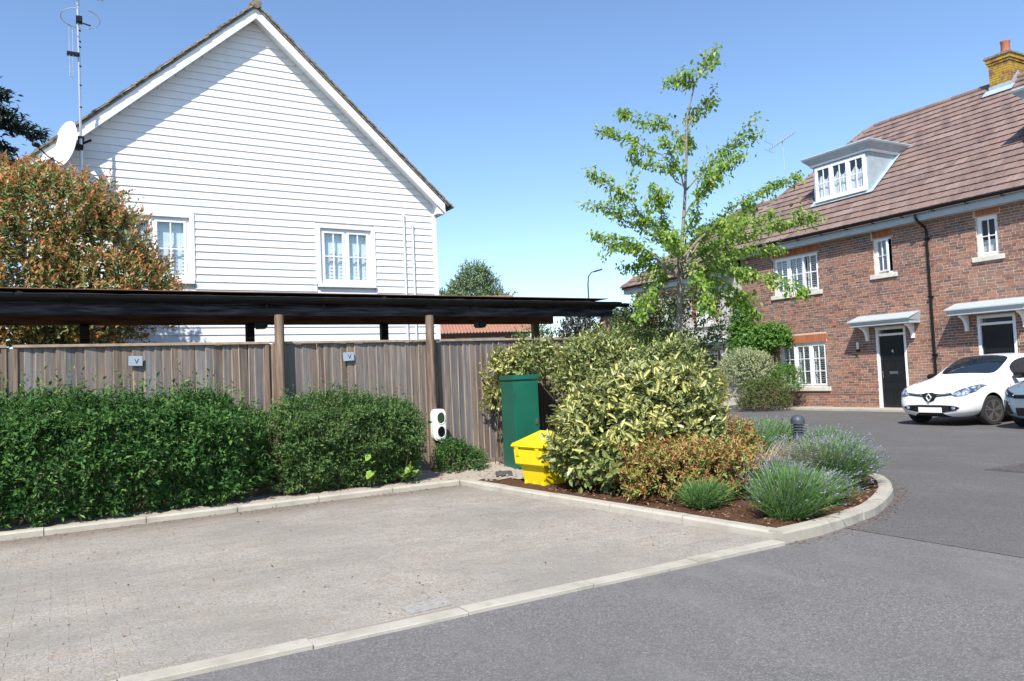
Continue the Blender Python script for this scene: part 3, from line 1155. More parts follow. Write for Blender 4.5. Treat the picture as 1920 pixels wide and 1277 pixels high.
def loft(mb, rings):
    n = len(rings[0])
    vs = [v for r in rings for v in r]
    fs = [tuple(range(n))[::-1], tuple((len(rings) - 1) * n + i for i in range(n))]
    for k in range(len(rings) - 1):
        for i in range(n):
            fs.append((k * n + i, k * n + (i + 1) % n, (k + 1) * n + (i + 1) % n, (k + 1) * n + i))
    mb._add(vs, fs)


loft(mb, [ring(.29, .2, 0), ring(.34, .245, .3), ring(.41, .31, .302), ring(.43, .325, .52)])
mb.build('bin_tub', M['yellow_plastic'], yb, bevel=.018, seg=2, smooth=True)
mb = MB()
loft(mb, [ring(.46, .355, .525), ring(.465, .36, .56), [(-.43, -.33, .58), (.43, -.33, .58), (.38, .2, .71), (-.38, .2, .71)]])
mb.build('lid', M['yellow_plastic'], yb, bevel=.014, seg=2, smooth=True)
for xx in (-.3, .3):
    MB().prism([(xx - .05, -.33, .42), (xx + .05, -.33, .42), (xx + .05, -.35, .53), (xx - .05, -.35, .53)], (0, .02, 0)).build('lid_catch', M['yellow_plastic'], yb)
mb = MB()
for xx in (-.24, 0, .24):
    mb.box(xx - .03, xx + .03, -.235, -.2, .0, .1)
mb.build('foot', M['yellow_plastic'], yb, bevel=.01)

# loose brick and pale stones by the kerb
st = tag(MB().box(-.11, .11, -.05, .05, 0, .06).build('loose_brick', M['iron'], None, bevel=.008), 'dark loose brick lying on pale earth by the kerb corner', 'brick')
st.location = (5.23, 9.17, .08)
st.rotation_euler = (0, 0, -.35)
n = 110
P = np.stack([RNG.uniform(4.8, 5.9, n), RNG.uniform(8.7, 10.4, n), RNG.uniform(.08, .1, n)], 1)
B = np.concatenate([np.stack([P[:, 0], P[:, 0] + RNG.uniform(.012, .04, n), P[:, 1], P[:, 1] + RNG.uniform(.012, .035, n), P[:, 2] - .01, P[:, 2] + RNG.uniform(.0, .02, n)], 1)])
tag(link('gravel', boxes_np('gravel', B, M['kerb'])), kind='stuff')


# ------------------------------------------------------------------ windows and walls (u along the wall, d outward, z up)
def wall_cells(mb, u0, u1, z0, z1, holes, d0, d1, topline=None):
    """a wall with rectangular holes, as butted boxes"""
    us = sorted(set([u0, u1] + [h[0] for h in holes] + [h[1] for h in holes]))
    us = [u for u in us if u0 <= u <= u1]
    for a, b in zip(us, us[1:]):
        hs = sorted([(h[2], h[3]) for h in holes if h[0] <= a + 1e-6 and h[1] >= b - 1e-6])
        z = z0
        for lo, hi in hs:
            if lo > z:
                mb.box(a, b, d0, d1, z, lo)
            z = hi
        if z < z1:
            mb.box(a, b, d0, d1, z, z1)


def window(parent, mp, u0, u1, z0, z1, d, lights=2, bars=(2, 2), recess=.06, sill=None, blind=None, open_light=None, frame=.055, name='window', room=.35, shut_to=.55):
    """frame (part) with casements, panes, bars, sill, blind as sub-parts"""
    fd0, fd1 = d - recess - .07, d - recess
    mb = MB(mp)
    mb.box(u0, u1, fd0, fd1, z0, z0 + frame)
    mb.box(u0, u1, fd0, fd1, z1 - frame, z1)
    w = (u1 - u0) / lights
    for i in range(lights + 1):
        uu = u0 + w * i
        a, b = (uu, uu + frame) if i == 0 else ((uu - frame, uu) if i == lights else (uu - frame * .5, uu + frame * .5))
        mb.box(a, b, fd0, fd1, z0 + frame, z1 - frame)
    fr = mb.build(name, M['upvc'], parent)
    for i in range(lights):
        a = u0 + w * i + (frame if i == 0 else frame * .5)
        b = u0 + w * (i + 1) - (frame if i == lights - 1 else frame * .5)
        za, zb = z0 + frame, z1 - frame
        cs = .045
        dd0, dd1 = fd1 - .04, fd1 + .014
        hinge = None
        T = None
        if open_light and i == open_light[0]:
            ang = open_light[1]
            hu = b if ang < 0 else a
            T = Matrix.Translation((hu, dd1, 0)) @ Matrix.Rotation(ang, 4, 'Z') @ Matrix.Translation((-hu, -dd1, 0))

        def nb():
            q = MB(mp)
            q.M = T
            return q
        mb = nb()
        mb.box(a, b, dd0, dd1, za, za + cs); mb.box(a, b, dd0, dd1, zb - cs, zb)
        mb.box(a, a + cs, dd0, dd1, za + cs, zb - cs); mb.box(b - cs, b, dd0, dd1, za + cs, zb - cs)
        mb.build('casement', M['upvc'], fr)
        pa, pb, pza, pzb = a + cs, b - cs, za + cs, zb - cs
        mb = nb()
        mb.box(pa, pb, dd0 + .014, dd0 + .02, pza, pzb)
        mb.build('pane', M['glass'], fr)
        mb = nb()
        for k in range(1, bars[0]):
            x = pa + (pb - pa) * k / bars[0]
            mb.box(x - .011, x + .011, dd0 + .021, dd1 - .008, pza, pzb)
        for k in range(1, bars[1]):
            z = pza + (pzb - pza) * k / bars[1]
            xs = [pa] + [pa + (pb - pa) * q / bars[0] for q in range(1, bars[0])] + [pb]
            for q in range(len(xs) - 1):
                mb.box(xs[q] + (.0112 if q else 0), xs[q + 1] - (.0112 if q < len(xs) - 2 else 0), dd0 + .021, dd1 - .009, z - .011, z + .011)
        mb.build('glazing_bar', M['upvc'], fr)
    if blind == 'slats':
        mb = MB(mp)
        for i in range(lights):
            a = u0 + w * i + frame
            b = u0 + w * (i + 1) - frame
            nsl = int((z1 - z0 - 2 * frame) / .065)
            for k in range(nsl):
                z = z0 + frame + .01 + k * .065
                mb._add([(a, fd0 - .05, z), (b, fd0 - .05, z), (b, fd0 - .025, z + .04), (a, fd0 - .025, z + .04)], [(0, 1, 2, 3)])
            for x in (a, b - .04):
                mb.box(x, x + .04, fd0 - .06, fd0 - .02, z0 + frame, z1 - frame)
        mb.build('shutter', M['net'], fr)
    elif blind == 'cafe':
        mb = MB(mp)
        mb._add([(u0 + .02, fd0 - .03, z0), (u1 - .02, fd0 - .03, z0), (u1 - .02, fd0 - .03, z1), (u0 + .02, fd0 - .03, z1)], [(0, 1, 2, 3)])
        mb.build('sky_tint_sheet', M['sky_tint'], fr)  # sheet added behind the panes; its blue stands in for sky reflection
        mb = MB(mp)
        for i in range(lights):
            a = u0 + w * i + frame
            b = u0 + w * (i + 1) - frame
            zt = z0 + (z1 - z0) * shut_to
            for a2, b2 in ((a + (b - a) * .38, a + (b - a) * .68), (a + (b - a) * .84, b)):
                nsl = int((zt - z0 - frame) / .075)
                for k in range(nsl):
                    z = z0 + frame + .01 + k * .075
                    mb._add([(a2, fd0 - .006, z), (b2, fd0 - .006, z), (b2, fd0 - .02, z + .066), (a2, fd0 - .02, z + .066)], [(0, 1, 2, 3)])
        mb.build('shutter', M['net'], fr)
    elif blind == 'half':
        mb = MB(mp)
        zt = z0 + (z1 - z0) * .42
        mb._add([(u0 + .02, fd0 - .06, z0), (u1 - .02, fd0 - .06, z0), (u1 - .02, fd0 - .06, zt), (u0 + .02, fd0 - .06, zt)], [(0, 1, 2, 3)])
        mb.build('net_curtain', M['net'], fr)
    elif blind == 'net':
        mb = MB(mp)
        nn = 24
        vs = []
        for k in range(nn + 1):
            x = u0 + .03 + (u1 - u0 - .06) * k / nn
            dd = fd0 - .08 + .03 * math.sin(k * 1.9)
            zt = z0 + (z1 - z0) * (.62 + .1 * math.sin(k * .8))
            vs += [(x, dd, z0), (x, dd, zt)]
        mb._add(vs, [(2 * k, 2 * k + 2, 2 * k + 3, 2 * k + 1) for k in range(nn)])
        mb.build('net_curtain', M['net'], fr)
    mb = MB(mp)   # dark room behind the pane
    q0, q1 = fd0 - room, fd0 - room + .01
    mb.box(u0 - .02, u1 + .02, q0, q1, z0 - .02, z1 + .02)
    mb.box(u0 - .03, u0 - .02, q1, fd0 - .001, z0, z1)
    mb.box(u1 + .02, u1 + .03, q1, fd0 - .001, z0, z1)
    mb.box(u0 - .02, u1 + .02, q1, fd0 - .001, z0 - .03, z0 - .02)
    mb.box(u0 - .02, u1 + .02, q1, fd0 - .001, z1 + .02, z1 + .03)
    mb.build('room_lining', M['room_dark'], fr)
    if sill:
        ov, sh_, sd, mat = sill
        MB(mp).box(u0 - ov, u1 + ov, d - recess + .002, d + sd, z0 - sh_, z0 - .002).build('sill', M[mat], fr, bevel=.006, seg=1)
    return fr


# ------------------------------------------------------------------ white weatherboarded house
WY = 16.0
wh = thing('white_house', 'tall white weatherboarded gable house behind the carport', 'house', (0, WY, 0))
mpw = lambda u, d, z: (u, -d, z)
WL, WR, AX, AZ, SL = -.38, 7.55, 3.6, 9.06, .905   # wall ends, apex
wins = [(4.86, 6.0, 3.57, 4.77), (.98, 2.27, 3.57, 4.8)]
mb = MB(mpw)
zr = AZ - SL * (WR - AX)
zl = AZ - SL * (AX - WL)
for u0, u1, za, zb in ((WL, .98, 0, None), (2.27, 4.86, 0, None), (6.0, WR, 0, None)):
    def top(u):
        return AZ - SL * abs(u - AX) - .02
    pts = [(u0, -.05, 0), (u1, -.05, 0), (u1, -.05, top(u1))] + ([(AX, -.05, top(AX))] if u0 < AX < u1 else []) + [(u0, -.05, top(u0))]
    mb.prism(pts, (0, -.25, 0))
for u0, u1, za, zb in wins:
    mb.prism([(u0, -.05, 0), (u1, -.05, 0), (u1, -.05, za), (u0, -.05, za)], (0, -.25, 0))
    mb.prism([(u0, -.05, zb), (u1, -.05, zb), (u1, -.05, top(u1)), (u0, -.05, top(u0))], (0, -.25, 0))
mb.box(WL, WL + .3, -10, -.3, 0, zl - .1)
mb.box(WR - .3, WR, -10, -.3, 0, zr - .1)
mb.box(WL, WR, -10.3, -10, 0, zr - .1)
mb.build('wall', M['white_paint'], wh)
# every board its own part, cut round the windows and to the gable slope
EXPO = .15
k = 0
z = .1
trim = .09
while z < AZ - .1:
    h = EXPO
    hw = (AZ - (z + h * .6)) / SL
    a, b = max(WL, AX - hw), min(WR, AX + hw)
    if b - a < .15:
        break
    cuts = [(w[0] - trim, w[1] + trim) for w in wins if w[2] - .14 < z + h and w[3] + trim > z + .02]
    segs = []
    cur = a
    for c0, c1 in sorted(cuts):
        segs.append((cur, c0))
        cur = c1
    segs.append((cur, b))
    for s0, s1 in segs:
        mb = MB(mpw)
        if s1 - s0 < .05:
            continue
        def cl(u, zz):
            hh = (AZ - zz) / SL
            return max(AX - hh, min(AX + hh, u))
        t0, t1 = cl(s0, z + h), cl(s1, z + h)
        b0, b1 = cl(s0, z), cl(s1, z)
        # lap board: thick lower edge, thin upper edge
        vs = [(b0, -.012, z), (b1, -.012, z), (t1, -.03, z + h + .03), (t0, -.03, z + h + .03), (b0, .014, z + .001), (b1, .014, z + .001), (t1, -.008, z + h + .03), (t0, -.008, z + h + .03)]
        mb._add(vs, [(0, 1, 2, 3), (4, 7, 6, 5), (0, 4, 5, 1), (1, 5, 6, 2), (2, 6, 7, 3), (3, 7, 4, 0)])
        mb.build('weatherboard', M['weatherboard'], wh)
    z += EXPO
for u in (WL, WR - .0):
    MB(mpw).box(u - .045, u + .045, -.03, .035, .05, AZ - SL * abs(u - AX) - .05).build('corner_board', M['white_paint'], wh, bevel=.004, seg=1)
for w in wins:
    fr = window(wh, mpw, w[0], w[1], w[2], w[3], .02, 2, (2, 2), .045, (.075, .075, .045, 'white_paint'), 'cafe', shut_to=.62)
    mb = MB(mpw)
    mb.box(w[0] - trim, w[0], -.05, .028, w[2], w[3] + trim)
    mb.box(w[1], w[1] + trim, -.05, .028, w[2], w[3] + trim)
    mb.box(w[0], w[1], -.05, .03, w[3], w[3] + trim)
    mb.build('window_surround', M['white_paint'], fr)
# roof: two slopes with tiles at the verge, barge boards, soffit, gutter
GD = .27      # barge face in front of the wall
RT = .19      # roof top above wall line, vertical
for sgn in (-1, 1):
    xe = AX + sgn * 4.12

    def zz(x, up):
        return AZ - SL * abs(x - AX) + up
    for (dd0, dd1, lo, hi, nm, mt) in ((GD - .025, GD, -.1, .125, 'barge_board', 'white_paint'), (GD, GD + .014, -.1, -.02, 'barge_trim', 'white_paint')):
        xa = AX
        pts = [(xa, dd0, zz(xa, lo)), (xe, dd0, zz(xe, lo)), (xe, dd0, zz(xe, hi)), (xa, dd0, zz(xa, hi))]
        MB(mpw).prism(pts, (0, dd1 - dd0, 0)).build(nm, M[mt], wh)
    pts = [(AX, -.03, zz(AX, -.06)), (xe, -.03, zz(xe, -.06)), (xe, -.03, zz(xe, -.035)), (AX, -.03, zz(AX, -.035))]
    MB(mpw).prism(pts, (0, GD - .03 + .03 - .026, 0)).build('verge_soffit', M['white_paint'], wh)
    # box end at the eave
    xw = AX + sgn * 3.97
    pts = [(xw - sgn * .04, 0, zz(xe, -.11)), (xe, 0, zz(xe, -.11)), (xe, 0, zz(xe, -.02)), (xw - sgn * .04, 0, zz(xw - sgn * .04, -.02))]
    MB(mpw).prism([(p[0], -.0, p[2]) for p in pts], (0, GD - .03, 0)).build('eave_box', M['white_paint'], wh)
    MB(mpw).prism([(xw, 0, zz(xe, -.11)), (xe, 0, zz(xe, -.11)), (xe, 0, zz(xe, .1)), (xw, 0, zz(xe, .1))], (0, -10, 0)).build('eave_box', M['white_paint'], wh)
    pts = [(AX, GD + .03, zz(AX, .13)), (xe + sgn * .08, GD + .03, zz(xe + sgn * .08, .13)), (xe + sgn * .08, GD + .03, zz(xe + sgn * .08, .165)), (AX, GD + .03, zz(AX, .165))]
    rf = MB(mpw).prism(pts, (0, -10.6, 0)).build('roof', M['verge'], wh)
    # verge tiles stepping up the slope
    L = 4.24 * math.hypot(1, SL)
    nt = int(L / .3)
    ang = math.atan(SL)
    for i in range(nt):
        t0 = L * (i) / nt
        t1 = t0 + L / nt + .05
        ca, sa = math.cos(ang), math.sin(ang)
        q = []
        for (t, e0) in ((t0, .03), (t1, .05)):
            for up in (0, .035):
                e = e0 + up
                q.append((AX + sgn * (t * ca + e * sa), GD + .055 + random.uniform(-.008, .008), AZ + .125 - t * sa + e * ca))
        MB(mpw).prism([q[0], q[2], q[3], q[1]], (0, -.42, 0)).build('verge_tile', M['verge'], rf)
    gx = xe + sgn * .12
    gp = []
    for i in range(9):
        a = math.pi + math.pi * i / 8
        gp.append((gx + .06 * math.cos(a), GD + .02, zz(xe, .12) + .06 * math.sin(a)))
    MB(mpw).prism(gp, (0, -10.4, 0)).build('gutter', M['black_plastic'], wh)
MB(mpw).tube([(AX, GD + .07, AZ + .2), (AX, -10.3, AZ + .2)], .11, 12).build('ridge_tile', M['verge'], wh, smooth=True)
# dormer showing over the far slope
dmx = MB(mpw)
dmx.prism([(5.7, -2, 7.25), (6.95, -2, 7.55), (6.95, -2, 7.68), (5.6, -2, 7.5)], (0, -2.2, 0))
dmx.build('dormer_roof', M['lead'], wh)
MB(mpw).box(5.9, 6.8, -4.1, -2.1, 6.2, 7.4).build('dormer_cheek', M['white_paint'], wh)
for (u, zt) in ((6.78, 5.2), (6.99, 4.98)):
    mb = MB(mpw)
    mb.tube([(u, .045, zt), (u, .045, .3)], .017, 8)
    for zc in (zt - .05, 4.1, 2.9, 1.2):
        mb.box(u - .03, u + .03, .012, .05, zc, zc + .03)
    mb.build('wall_pipe', M['white_paint'], wh, smooth=True)
MB(mpw).tube([(7.68, -.6, 4.1), (7.68, -.6, .2)], .035, 8).build('downpipe', M['white_paint'], wh)

# aerial mast and dish on the gable
am = thing('aerial_mast', 'tall thin aluminium aerial mast rising beside the white gable', 'aerial mast', (.43, 15.45, 0))
MB().tube([(0, 0, 4.9), (-.02, 0, 9.6)], .022, 8).build('mast_pole', M['alu'], am, smooth=True)
mb = MB()
for z in (5.1, 6.0):
    mb.box(-.05, .05, -.04, .55, z, z + .03)
    mb.tube([(0, 0, z + .015), (.0, .55, z + .3)], .012, 6)
mb.build('wall_bracket', M['black_plastic'], am)
mb = MB()
for z in (6.55, 6.95, 7.3, 7.65, 7.75, 7.95):
    mb.lathe([(.0262, z), (.0262, z + .02)], 8)
mb.build('cable_tie', M['black_plastic'], am)
hal = [(.02 + .31 * math.cos(a), -.06 + .31 * math.sin(a), 8.16 - .05 * math.sin(a)) for a in np.linspace(-1.2, 4.6, 26)]
rg = MB().tube(hal, .009, 6).build('ring_aerial', M['alu'], am, smooth=True)
MB().box(-.05, .05, -.09, .05, 8.1, 8.2).build('aerial_clamp', M['black_plastic'], rg)
MB().bar((0, 0, 8.12), (.16, -.32, 7.95), .025, .025).build('aerial_boom', M['black_plastic'], rg)
vd = MB().tube([(-.16, -.05, 7.08), (-.16, -.05, 7.98), (-.105, -.05, 7.98), (-.105, -.05, 7.08)], .009, 6, closed=True).build('vertical_dipole', M['alu'], am)
MB().box(-.2, .0, -.08, .02, 7.48, 7.53).build('dipole_arm', M['black_plastic'], vd)
mb = MB()
mb.bar((-.15, -.1, 8.66), (.42, -.1, 8.66), .03, .03)
for i in range(8):
    x = -.14 + i * .075
    mb.tube([(x, -.38, 8.66), (x, .18, 8.66)], .007, 5)
for zz_ in (8.55, 8.78):
    mb.tube([(-.2, -.1, zz_), (.1, -.1, zz_)], .008, 5)
    mb.tube([(.2, -.1, zz_), (.4, -.1, zz_)], .008, 5)
mb.build('yagi_aerial', M['alu'], am)

sd = thing('satellite_dish', 'large white satellite dish facing left beside the aerial mast', 'satellite dish', (.25, 15.42, 5.85))
dn = Vector((-.91, -.42, .12)).normalized()
sd.rotation_euler = dn.to_track_quat('Z', 'Y').to_euler()
sd.scale = (.93, .93, .93)
mb = MB()
prf = [(.001, .0)] + [(.43 * k / 6, .09 * (k / 6) ** 2) for k in range(1, 7)] + [(.435, .082)] + [(.43 * k / 6, .09 * (k / 6) ** 2 - .014) for k in range(5, 0, -1)] + [(.001, -.014)]
mb.lathe(prf, 36)
mb.build('reflector', M['dish'], sd, smooth=True)
MB().bar((0, 0, -.02), (.05, .0, -.22), .1, .12).build('rear_mount', M['black_plastic'], sd)
arm = MB().tube([(0, -.42, .06), (0, -.35, .35), (0, -.22, .55)], .012, 6).build('feed_arm', M['black_plastic'], sd)
MB().lathe([(.02, .5), (.045, .53), (.045, .62), (.025, .64)], 10, (0, -.2, 0)).build('feed_horn', M['black_plastic'], arm)
MB().bar((0, 0, -.1), (-.05, .25, -.4), .04, .04).build('wall_arm', M['black_plastic'], sd)


# ------------------------------------------------------------------ brick terrace
HP = (20.757, 13.433, 0)
HA = math.radians(-1.7587)
bh = thing('brick_house', 'red brick terraced houses with black front doors and a tiled roof', 'house', HP, HA)
mpb = lambda u, d, z: (-d, u, z)


def hw(u, d, z):
    c, s_ = math.cos(HA), math.sin(HA)
    x, y = -d, u
    return (HP[0] + c * x - s_ * y, HP[1] + s_ * x + c * y, z)


S0, S1, EV = -7.5, 5.7, 5.27
W_G = (2.33, 4.15, .68, 2.09)
W_1 = (2.42, 4.22, 3.75, 4.98)
W_M = (-.16, .44, 3.95, 5.0)
W_R = (-3.11, -2.57, 4.0, 5.04)
D_1 = (-.40, .55, 0, 2.38)
D_2 = (-3.37, -2.42, 0, 2.46)
holes = [W_G, W_1, W_M, W_R, D_1, D_2]
mb = MB(mpb)
wall_cells(mb, S0, S1, 0, EV + .1, holes, -.28, -.004)
mb.box(S0, D_2[0] - .002, -.0039, .017, 0, .43)
mb.box(D_2[1] + .002, D_1[0] - .002, -.0039, .017, 0, .43)
mb.box(D_1[1] + .002, S1, -.0039, .017, 0, .43)
mb.box(S0, S0 + .28, -8.8, -.28, 0, EV)
mb.box(S1 - .28, S1, -8.8, -.28, 0, EV)
mb.box(S0, S1, -9.08, -8.8, 0, EV)
mb.build('wall', M['mortar'], bh)
# bricks: stretcher courses, cut at openings and soldier lintels
lint = [(2.28, 4.2, 2.11, 2.36), (2.36, 4.28, 5.0, 5.25), (-.22, .5, 5.02, 5.25), (-3.17, -2.51, 5.06, 5.27)]
cutz = holes + lint
bricks = []
BLn, BH, MJ = .215, .063, .012
zc = .02
r = 0
while zc + BH < EV + .02:
    u = S0 + (r % 2) * (BLn + MJ) / 2 - (0 if r % 3 else .04)
    while u < S1:
        hdr = (r % 4 == 3 and int(u * 7) % 3 == 0)
        L = .1025 if hdr else BLn
        segs = [(max(u, S0), min(u + L, S1))]
        for h in cutz:
            if h[2] < zc + BH - .005 and h[3] > zc + .005:
                ns = []
                for a, b in segs:
                    if h[0] >= b or h[1] <= a:
                        ns.append((a, b))
                    else:
                        if a < h[0] - .02:
                            ns.append((a, h[0] - .004))
                        if b > h[1] + .02:
                            ns.append((h[1] + .004, b))
                segs = ns
        for a, b in segs:
            if b - a > .03:
                bricks.append((a, b, zc))
        u += L + MJ
    zc += BH + MJ
    r += 1


def brick_d(z):
    return .022 if z < .43 else 0


full = [b for b in bricks if abs(b[1] - b[0] - BLn) < .004 and -3.75 < b[0] < 3 and in_view(hw(b[0], 0, b[2])) and not (b[2] < 1.25 and b[0] < -1.1)]
full.sort(key=lambda b: (Vector(hw(b[0], 0, b[2])) - CE).length)
sel = set(full[:300])
bm_ = MB(mpb).box(-BLn / 2, BLn / 2, -.1, 0, -BH / 2, BH / 2).build('brick', M['brick'], bh)
shared_brick = bm_.data
for i, b in enumerate(full[:300]):
    o = bm_ if i == 0 else link('brick', shared_brick, bh)
    d = brick_d(b[2]) + random.uniform(-.002, .003)
    o.location = mpb((b[0] + b[1]) / 2, d, b[2] + BH / 2)
    o.rotation_euler = (random.gauss(0, .002), 0, random.gauss(0, .004))
B = []
for b in bricks:
    if b in sel:
        continue
    d = brick_d(b[2]) + random.uniform(-.002, .003)
    B.append((-d, .1, b[0], b[1], b[2] + random.uniform(-.001, .001), b[2] + BH))
tag(link('brickwork', boxes_np('brickwork', B, M['brick_mass']), bh), kind='stuff')
MB(mpb).box(2.0, 2.01, 0, .01, 0, .01)
for h in lint:
    sb = None
    u = h[0] + .003
    while u + .06 < h[1]:
        if sb is None:
            sb = MB(mpb).box(-.0325, .0325, -.1, 0, 0, h[3] - h[2]).build('lintel_brick', M['orange_brick'], bh)
            o = sb
        else:
            o = link('lintel_brick', sb.data, bh)
        o.location = mpb(u + .0325, .006 + random.uniform(0, .003), h[2])
        u += .075
# windows and doors
sl = (.13, .13, .06, 'cream_stone')
window(bh, mpb, *W_G, 0, 3, (2, 3), .07, sl, 'slats')
window(bh, mpb, *W_1, 0, 3, (2, 2), .07, sl, 'slats', open_light=(0, .16))
window(bh, mpb, *W_M, 0, 1, (2, 2), .07, sl, None, open_light=(0, -.33), room=.5)
window(bh, mpb, *W_R, 0, 1, (2, 2), .07, sl, 'half')
for (a, b, z0, z1), num in ((D_1, '4'), (D_2, None)):
    mb = MB(mpb)
    mb.box(a, a + .07, -.14, .0, 0.03, z1)
    mb.box(b - .07, b, -.14, .0, 0.03, z1)
    mb.box(a + .07, b - .07, -.14, .0, z1 - .06, z1)
    mb.box(a + .07, b - .07, -.13, -.01, z1 - .24, z1 - .175)
    dfr = mb.build('door_frame', M['upvc'], bh, bevel=.004, seg=1)
    MB(mpb).box(a + .07, b - .07, -.1, -.095, z1 - .175, z1 - .06).build('transom_pane', M['glass'], dfr)
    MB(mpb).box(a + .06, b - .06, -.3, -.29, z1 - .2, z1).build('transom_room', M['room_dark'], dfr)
    MB(mpb).box(a - .05, b + .05, -.2, .06, 0, .03).build('threshold', M['upvc'], dfr)
    dl = MB(mpb).box(a + .075, b - .075, -.1, -.055, .035, z1 - .245).build('door', M['black_door'], bh, bevel=.003, seg=1)
    w = b - a
    for (p0, p1, q0, q1) in ((.14, .46, .16, .62), (.54, .86, .16, .62), (.14, .46, .82, 1.45), (.54, .86, .82, 1.45), (.14, .86, 1.52, 1.95)):
        ua, ub = a + p0 * w, a + p1 * w
        mb = MB(mpb)
        for (x0, x1, y0, y1) in ((ua, ub, q0, q0 + .025), (ua, ub, q1 - .025, q1), (ua, ua + .025, q0 + .025, q1 - .025), (ub - .025, ub, q0 + .025, q1 - .025)):
            mb.box(x0, x1, -.0545, -.043, y0, y1)
        mb.build('panel_moulding', M['black_door'], dl)
    MB(mpb).box(a + .5 * w - .13, a + .5 * w + .13, -.054, -.04, 1.03, 1.1).build('letter_plate', M['chrome'], dl, bevel=.004, seg=1)
    MB(mpb).tube([(b - .15, -.03, .92), (b - .15, -.02, 1.12)], .012, 8).build('handle', M['chrome'], dl)
    if num:
        nmb = text_mesh('numeral', num, .14, M['white_text'], dl, .004)
        nmb.location = mpb(a + .5 * w, -.05, 1.68)
        nmb.rotation_euler = (math.pi / 2, 0, -math.pi / 2)
    # canopy
    c = (a + b) / 2
    ca, cb = c - 1.0, c + 1.0
    zb = z1 + .09
    mb = MB(mpb)
    mb.box(ca + .06, cb - .06, 0.002, .5, zb - .03, zb + .03)
    loft_r = []
    for dd, zz0, k in ((.5, zb + .03, .06), (.535, zb + .07, .03), (.565, zb + .1, 0), (.565, zb + .13, 0), (.06, zb + .30, .02)):
        loft_r.append((dd, zz0, k))
    for (d0_, z0_, k0), (d1_, z1_, k1) in zip(loft_r, loft_r[1:]):
        mb._add([(ca + k0, d0_, z0_), (cb - k0, d0_, z0_), (cb - k1, d1_, z1_), (ca + k1, d1_, z1_)], [(0, 1, 2, 3)])
    for e, sg in ((ca, 1), (cb, -1)):
        pts = [(e + sg * k, d, z) for d, z, k in loft_r]
        mb._add(pts + [(e + sg * .02, .002, zb + .3), (e + sg * .06, .002, zb + .03)], [tuple(range(7))])
    mb._add([(ca + .02, .06, zb + .3), (cb - .02, .06, zb + .3), (cb - .02, .002, zb + .3), (ca + .02, .002, zb + .3)], [(0, 1, 2, 3)])
    can = mb.build('door_canopy', M['grey_canopy'], bh)
    for e in (c - .72, c + .72):
        pts = [(0.0, -.42), (.08, -.42), (.09, -.3), (.13, -.18), (.22, -.09), (.34, -.05), (.36, 0), (0, 0)]
        MB(mpb).prism([(e - .04, .003 + p, zb - .032 + q) for p, q in pts], (.08, 0, 0)).build('bracket', M['white_paint'], can, bevel=.004, seg=1)
# plinth offset course
MB(mpb).prism([(D_1[1] + .002, 0, .435), (D_1[1] + .002, .03, .435), (D_1[1] + .002, .03, .45), (D_1[1] + .002, 0, .475)], (S1 - D_1[1] - .004, 0, 0)).build('plinth_course', M['brick'], bh)
# vent, lamp, downpipe, fascia, gutter
MB(mpb).box(1.86, 1.99, .004, .02, 2.57, 2.7).build('air_vent', M['orange_brick'], bh, bevel=.003, seg=1)
lm = MB(mpb).box(1.1, 1.16, .004, .1, 1.72, 1.79).build('wall_lamp', M['black_plastic'], bh)
MB(mpb).lathe([(.02, 1.79), (.035, 1.8), (.035, 2.0), (.02, 2.01)], 10, (1.13, .06, 0)).build('lamp_glass', M['dish'], lm)
MB(mpb).tube([(-1.18, .39, 5.42), (-1.18, .39, 5.3), (-1.19, .3, 5.2), (-1.24, .1, 5.04), (-1.25, .055, 4.95), (-1.25, .055, .05)], .035, 10).build('downpipe', M['black_plastic'], bh, smooth=True)
for z in (4.7, 3.1, 1.5):
    MB(mpb).box(-1.31, -1.19, .002, .1, z, z + .04).build('pipe_clip', M['black_plastic'], bh)
TH = math.atan(.88)
EO, EZ = .42, 5.47


def eaves(parent, s0, s1, ez, eo=.42):
    MB(mpb).box(s0, s1, .004, eo - .1, ez - .25, ez - .225).build('soffit', M['grey_canopy'], parent)
    MB(mpb).box(s0, s1, eo - .12, eo - .1, ez - .25, ez - .01).build('fascia', M['grey_canopy'], parent)
    gp = []
    for i in range(9):
        a = math.pi + math.pi * i / 8
        gp.append((s0, eo - .035 + .062 * math.cos(a), ez - .0 + .062 * math.sin(a)))
    for i in range(8, -1, -1):
        a = math.pi + math.pi * i / 8
        gp.append((s0, eo - .035 + .056 * math.cos(a), ez + .056 * math.sin(a)))
    g_ = MB(mpb).prism(gp, (s1 - s0, 0, 0)).build('gutter', M['black_plastic'], parent)
    s = s0 + .4
    while s < s1:
        MB(mpb).box(s, s + .03, eo - .1, eo + .03, ez - .09, ez - .055).build('gutter_bracket', M['black_plastic'], g_)
        s += .9


eaves(bh, S0, S1 + .25, EZ)


def slope_pt(s, t, up, eo, ez, th):
    """point on a roof slope: s along, t up the slope, up normal"""
    return (s, eo - t * math.cos(th) - up * math.sin(th) * -1 if False else eo - t * math.cos(th) + up * math.sin(th), ez + t * math.sin(th) + up * math.cos(th))


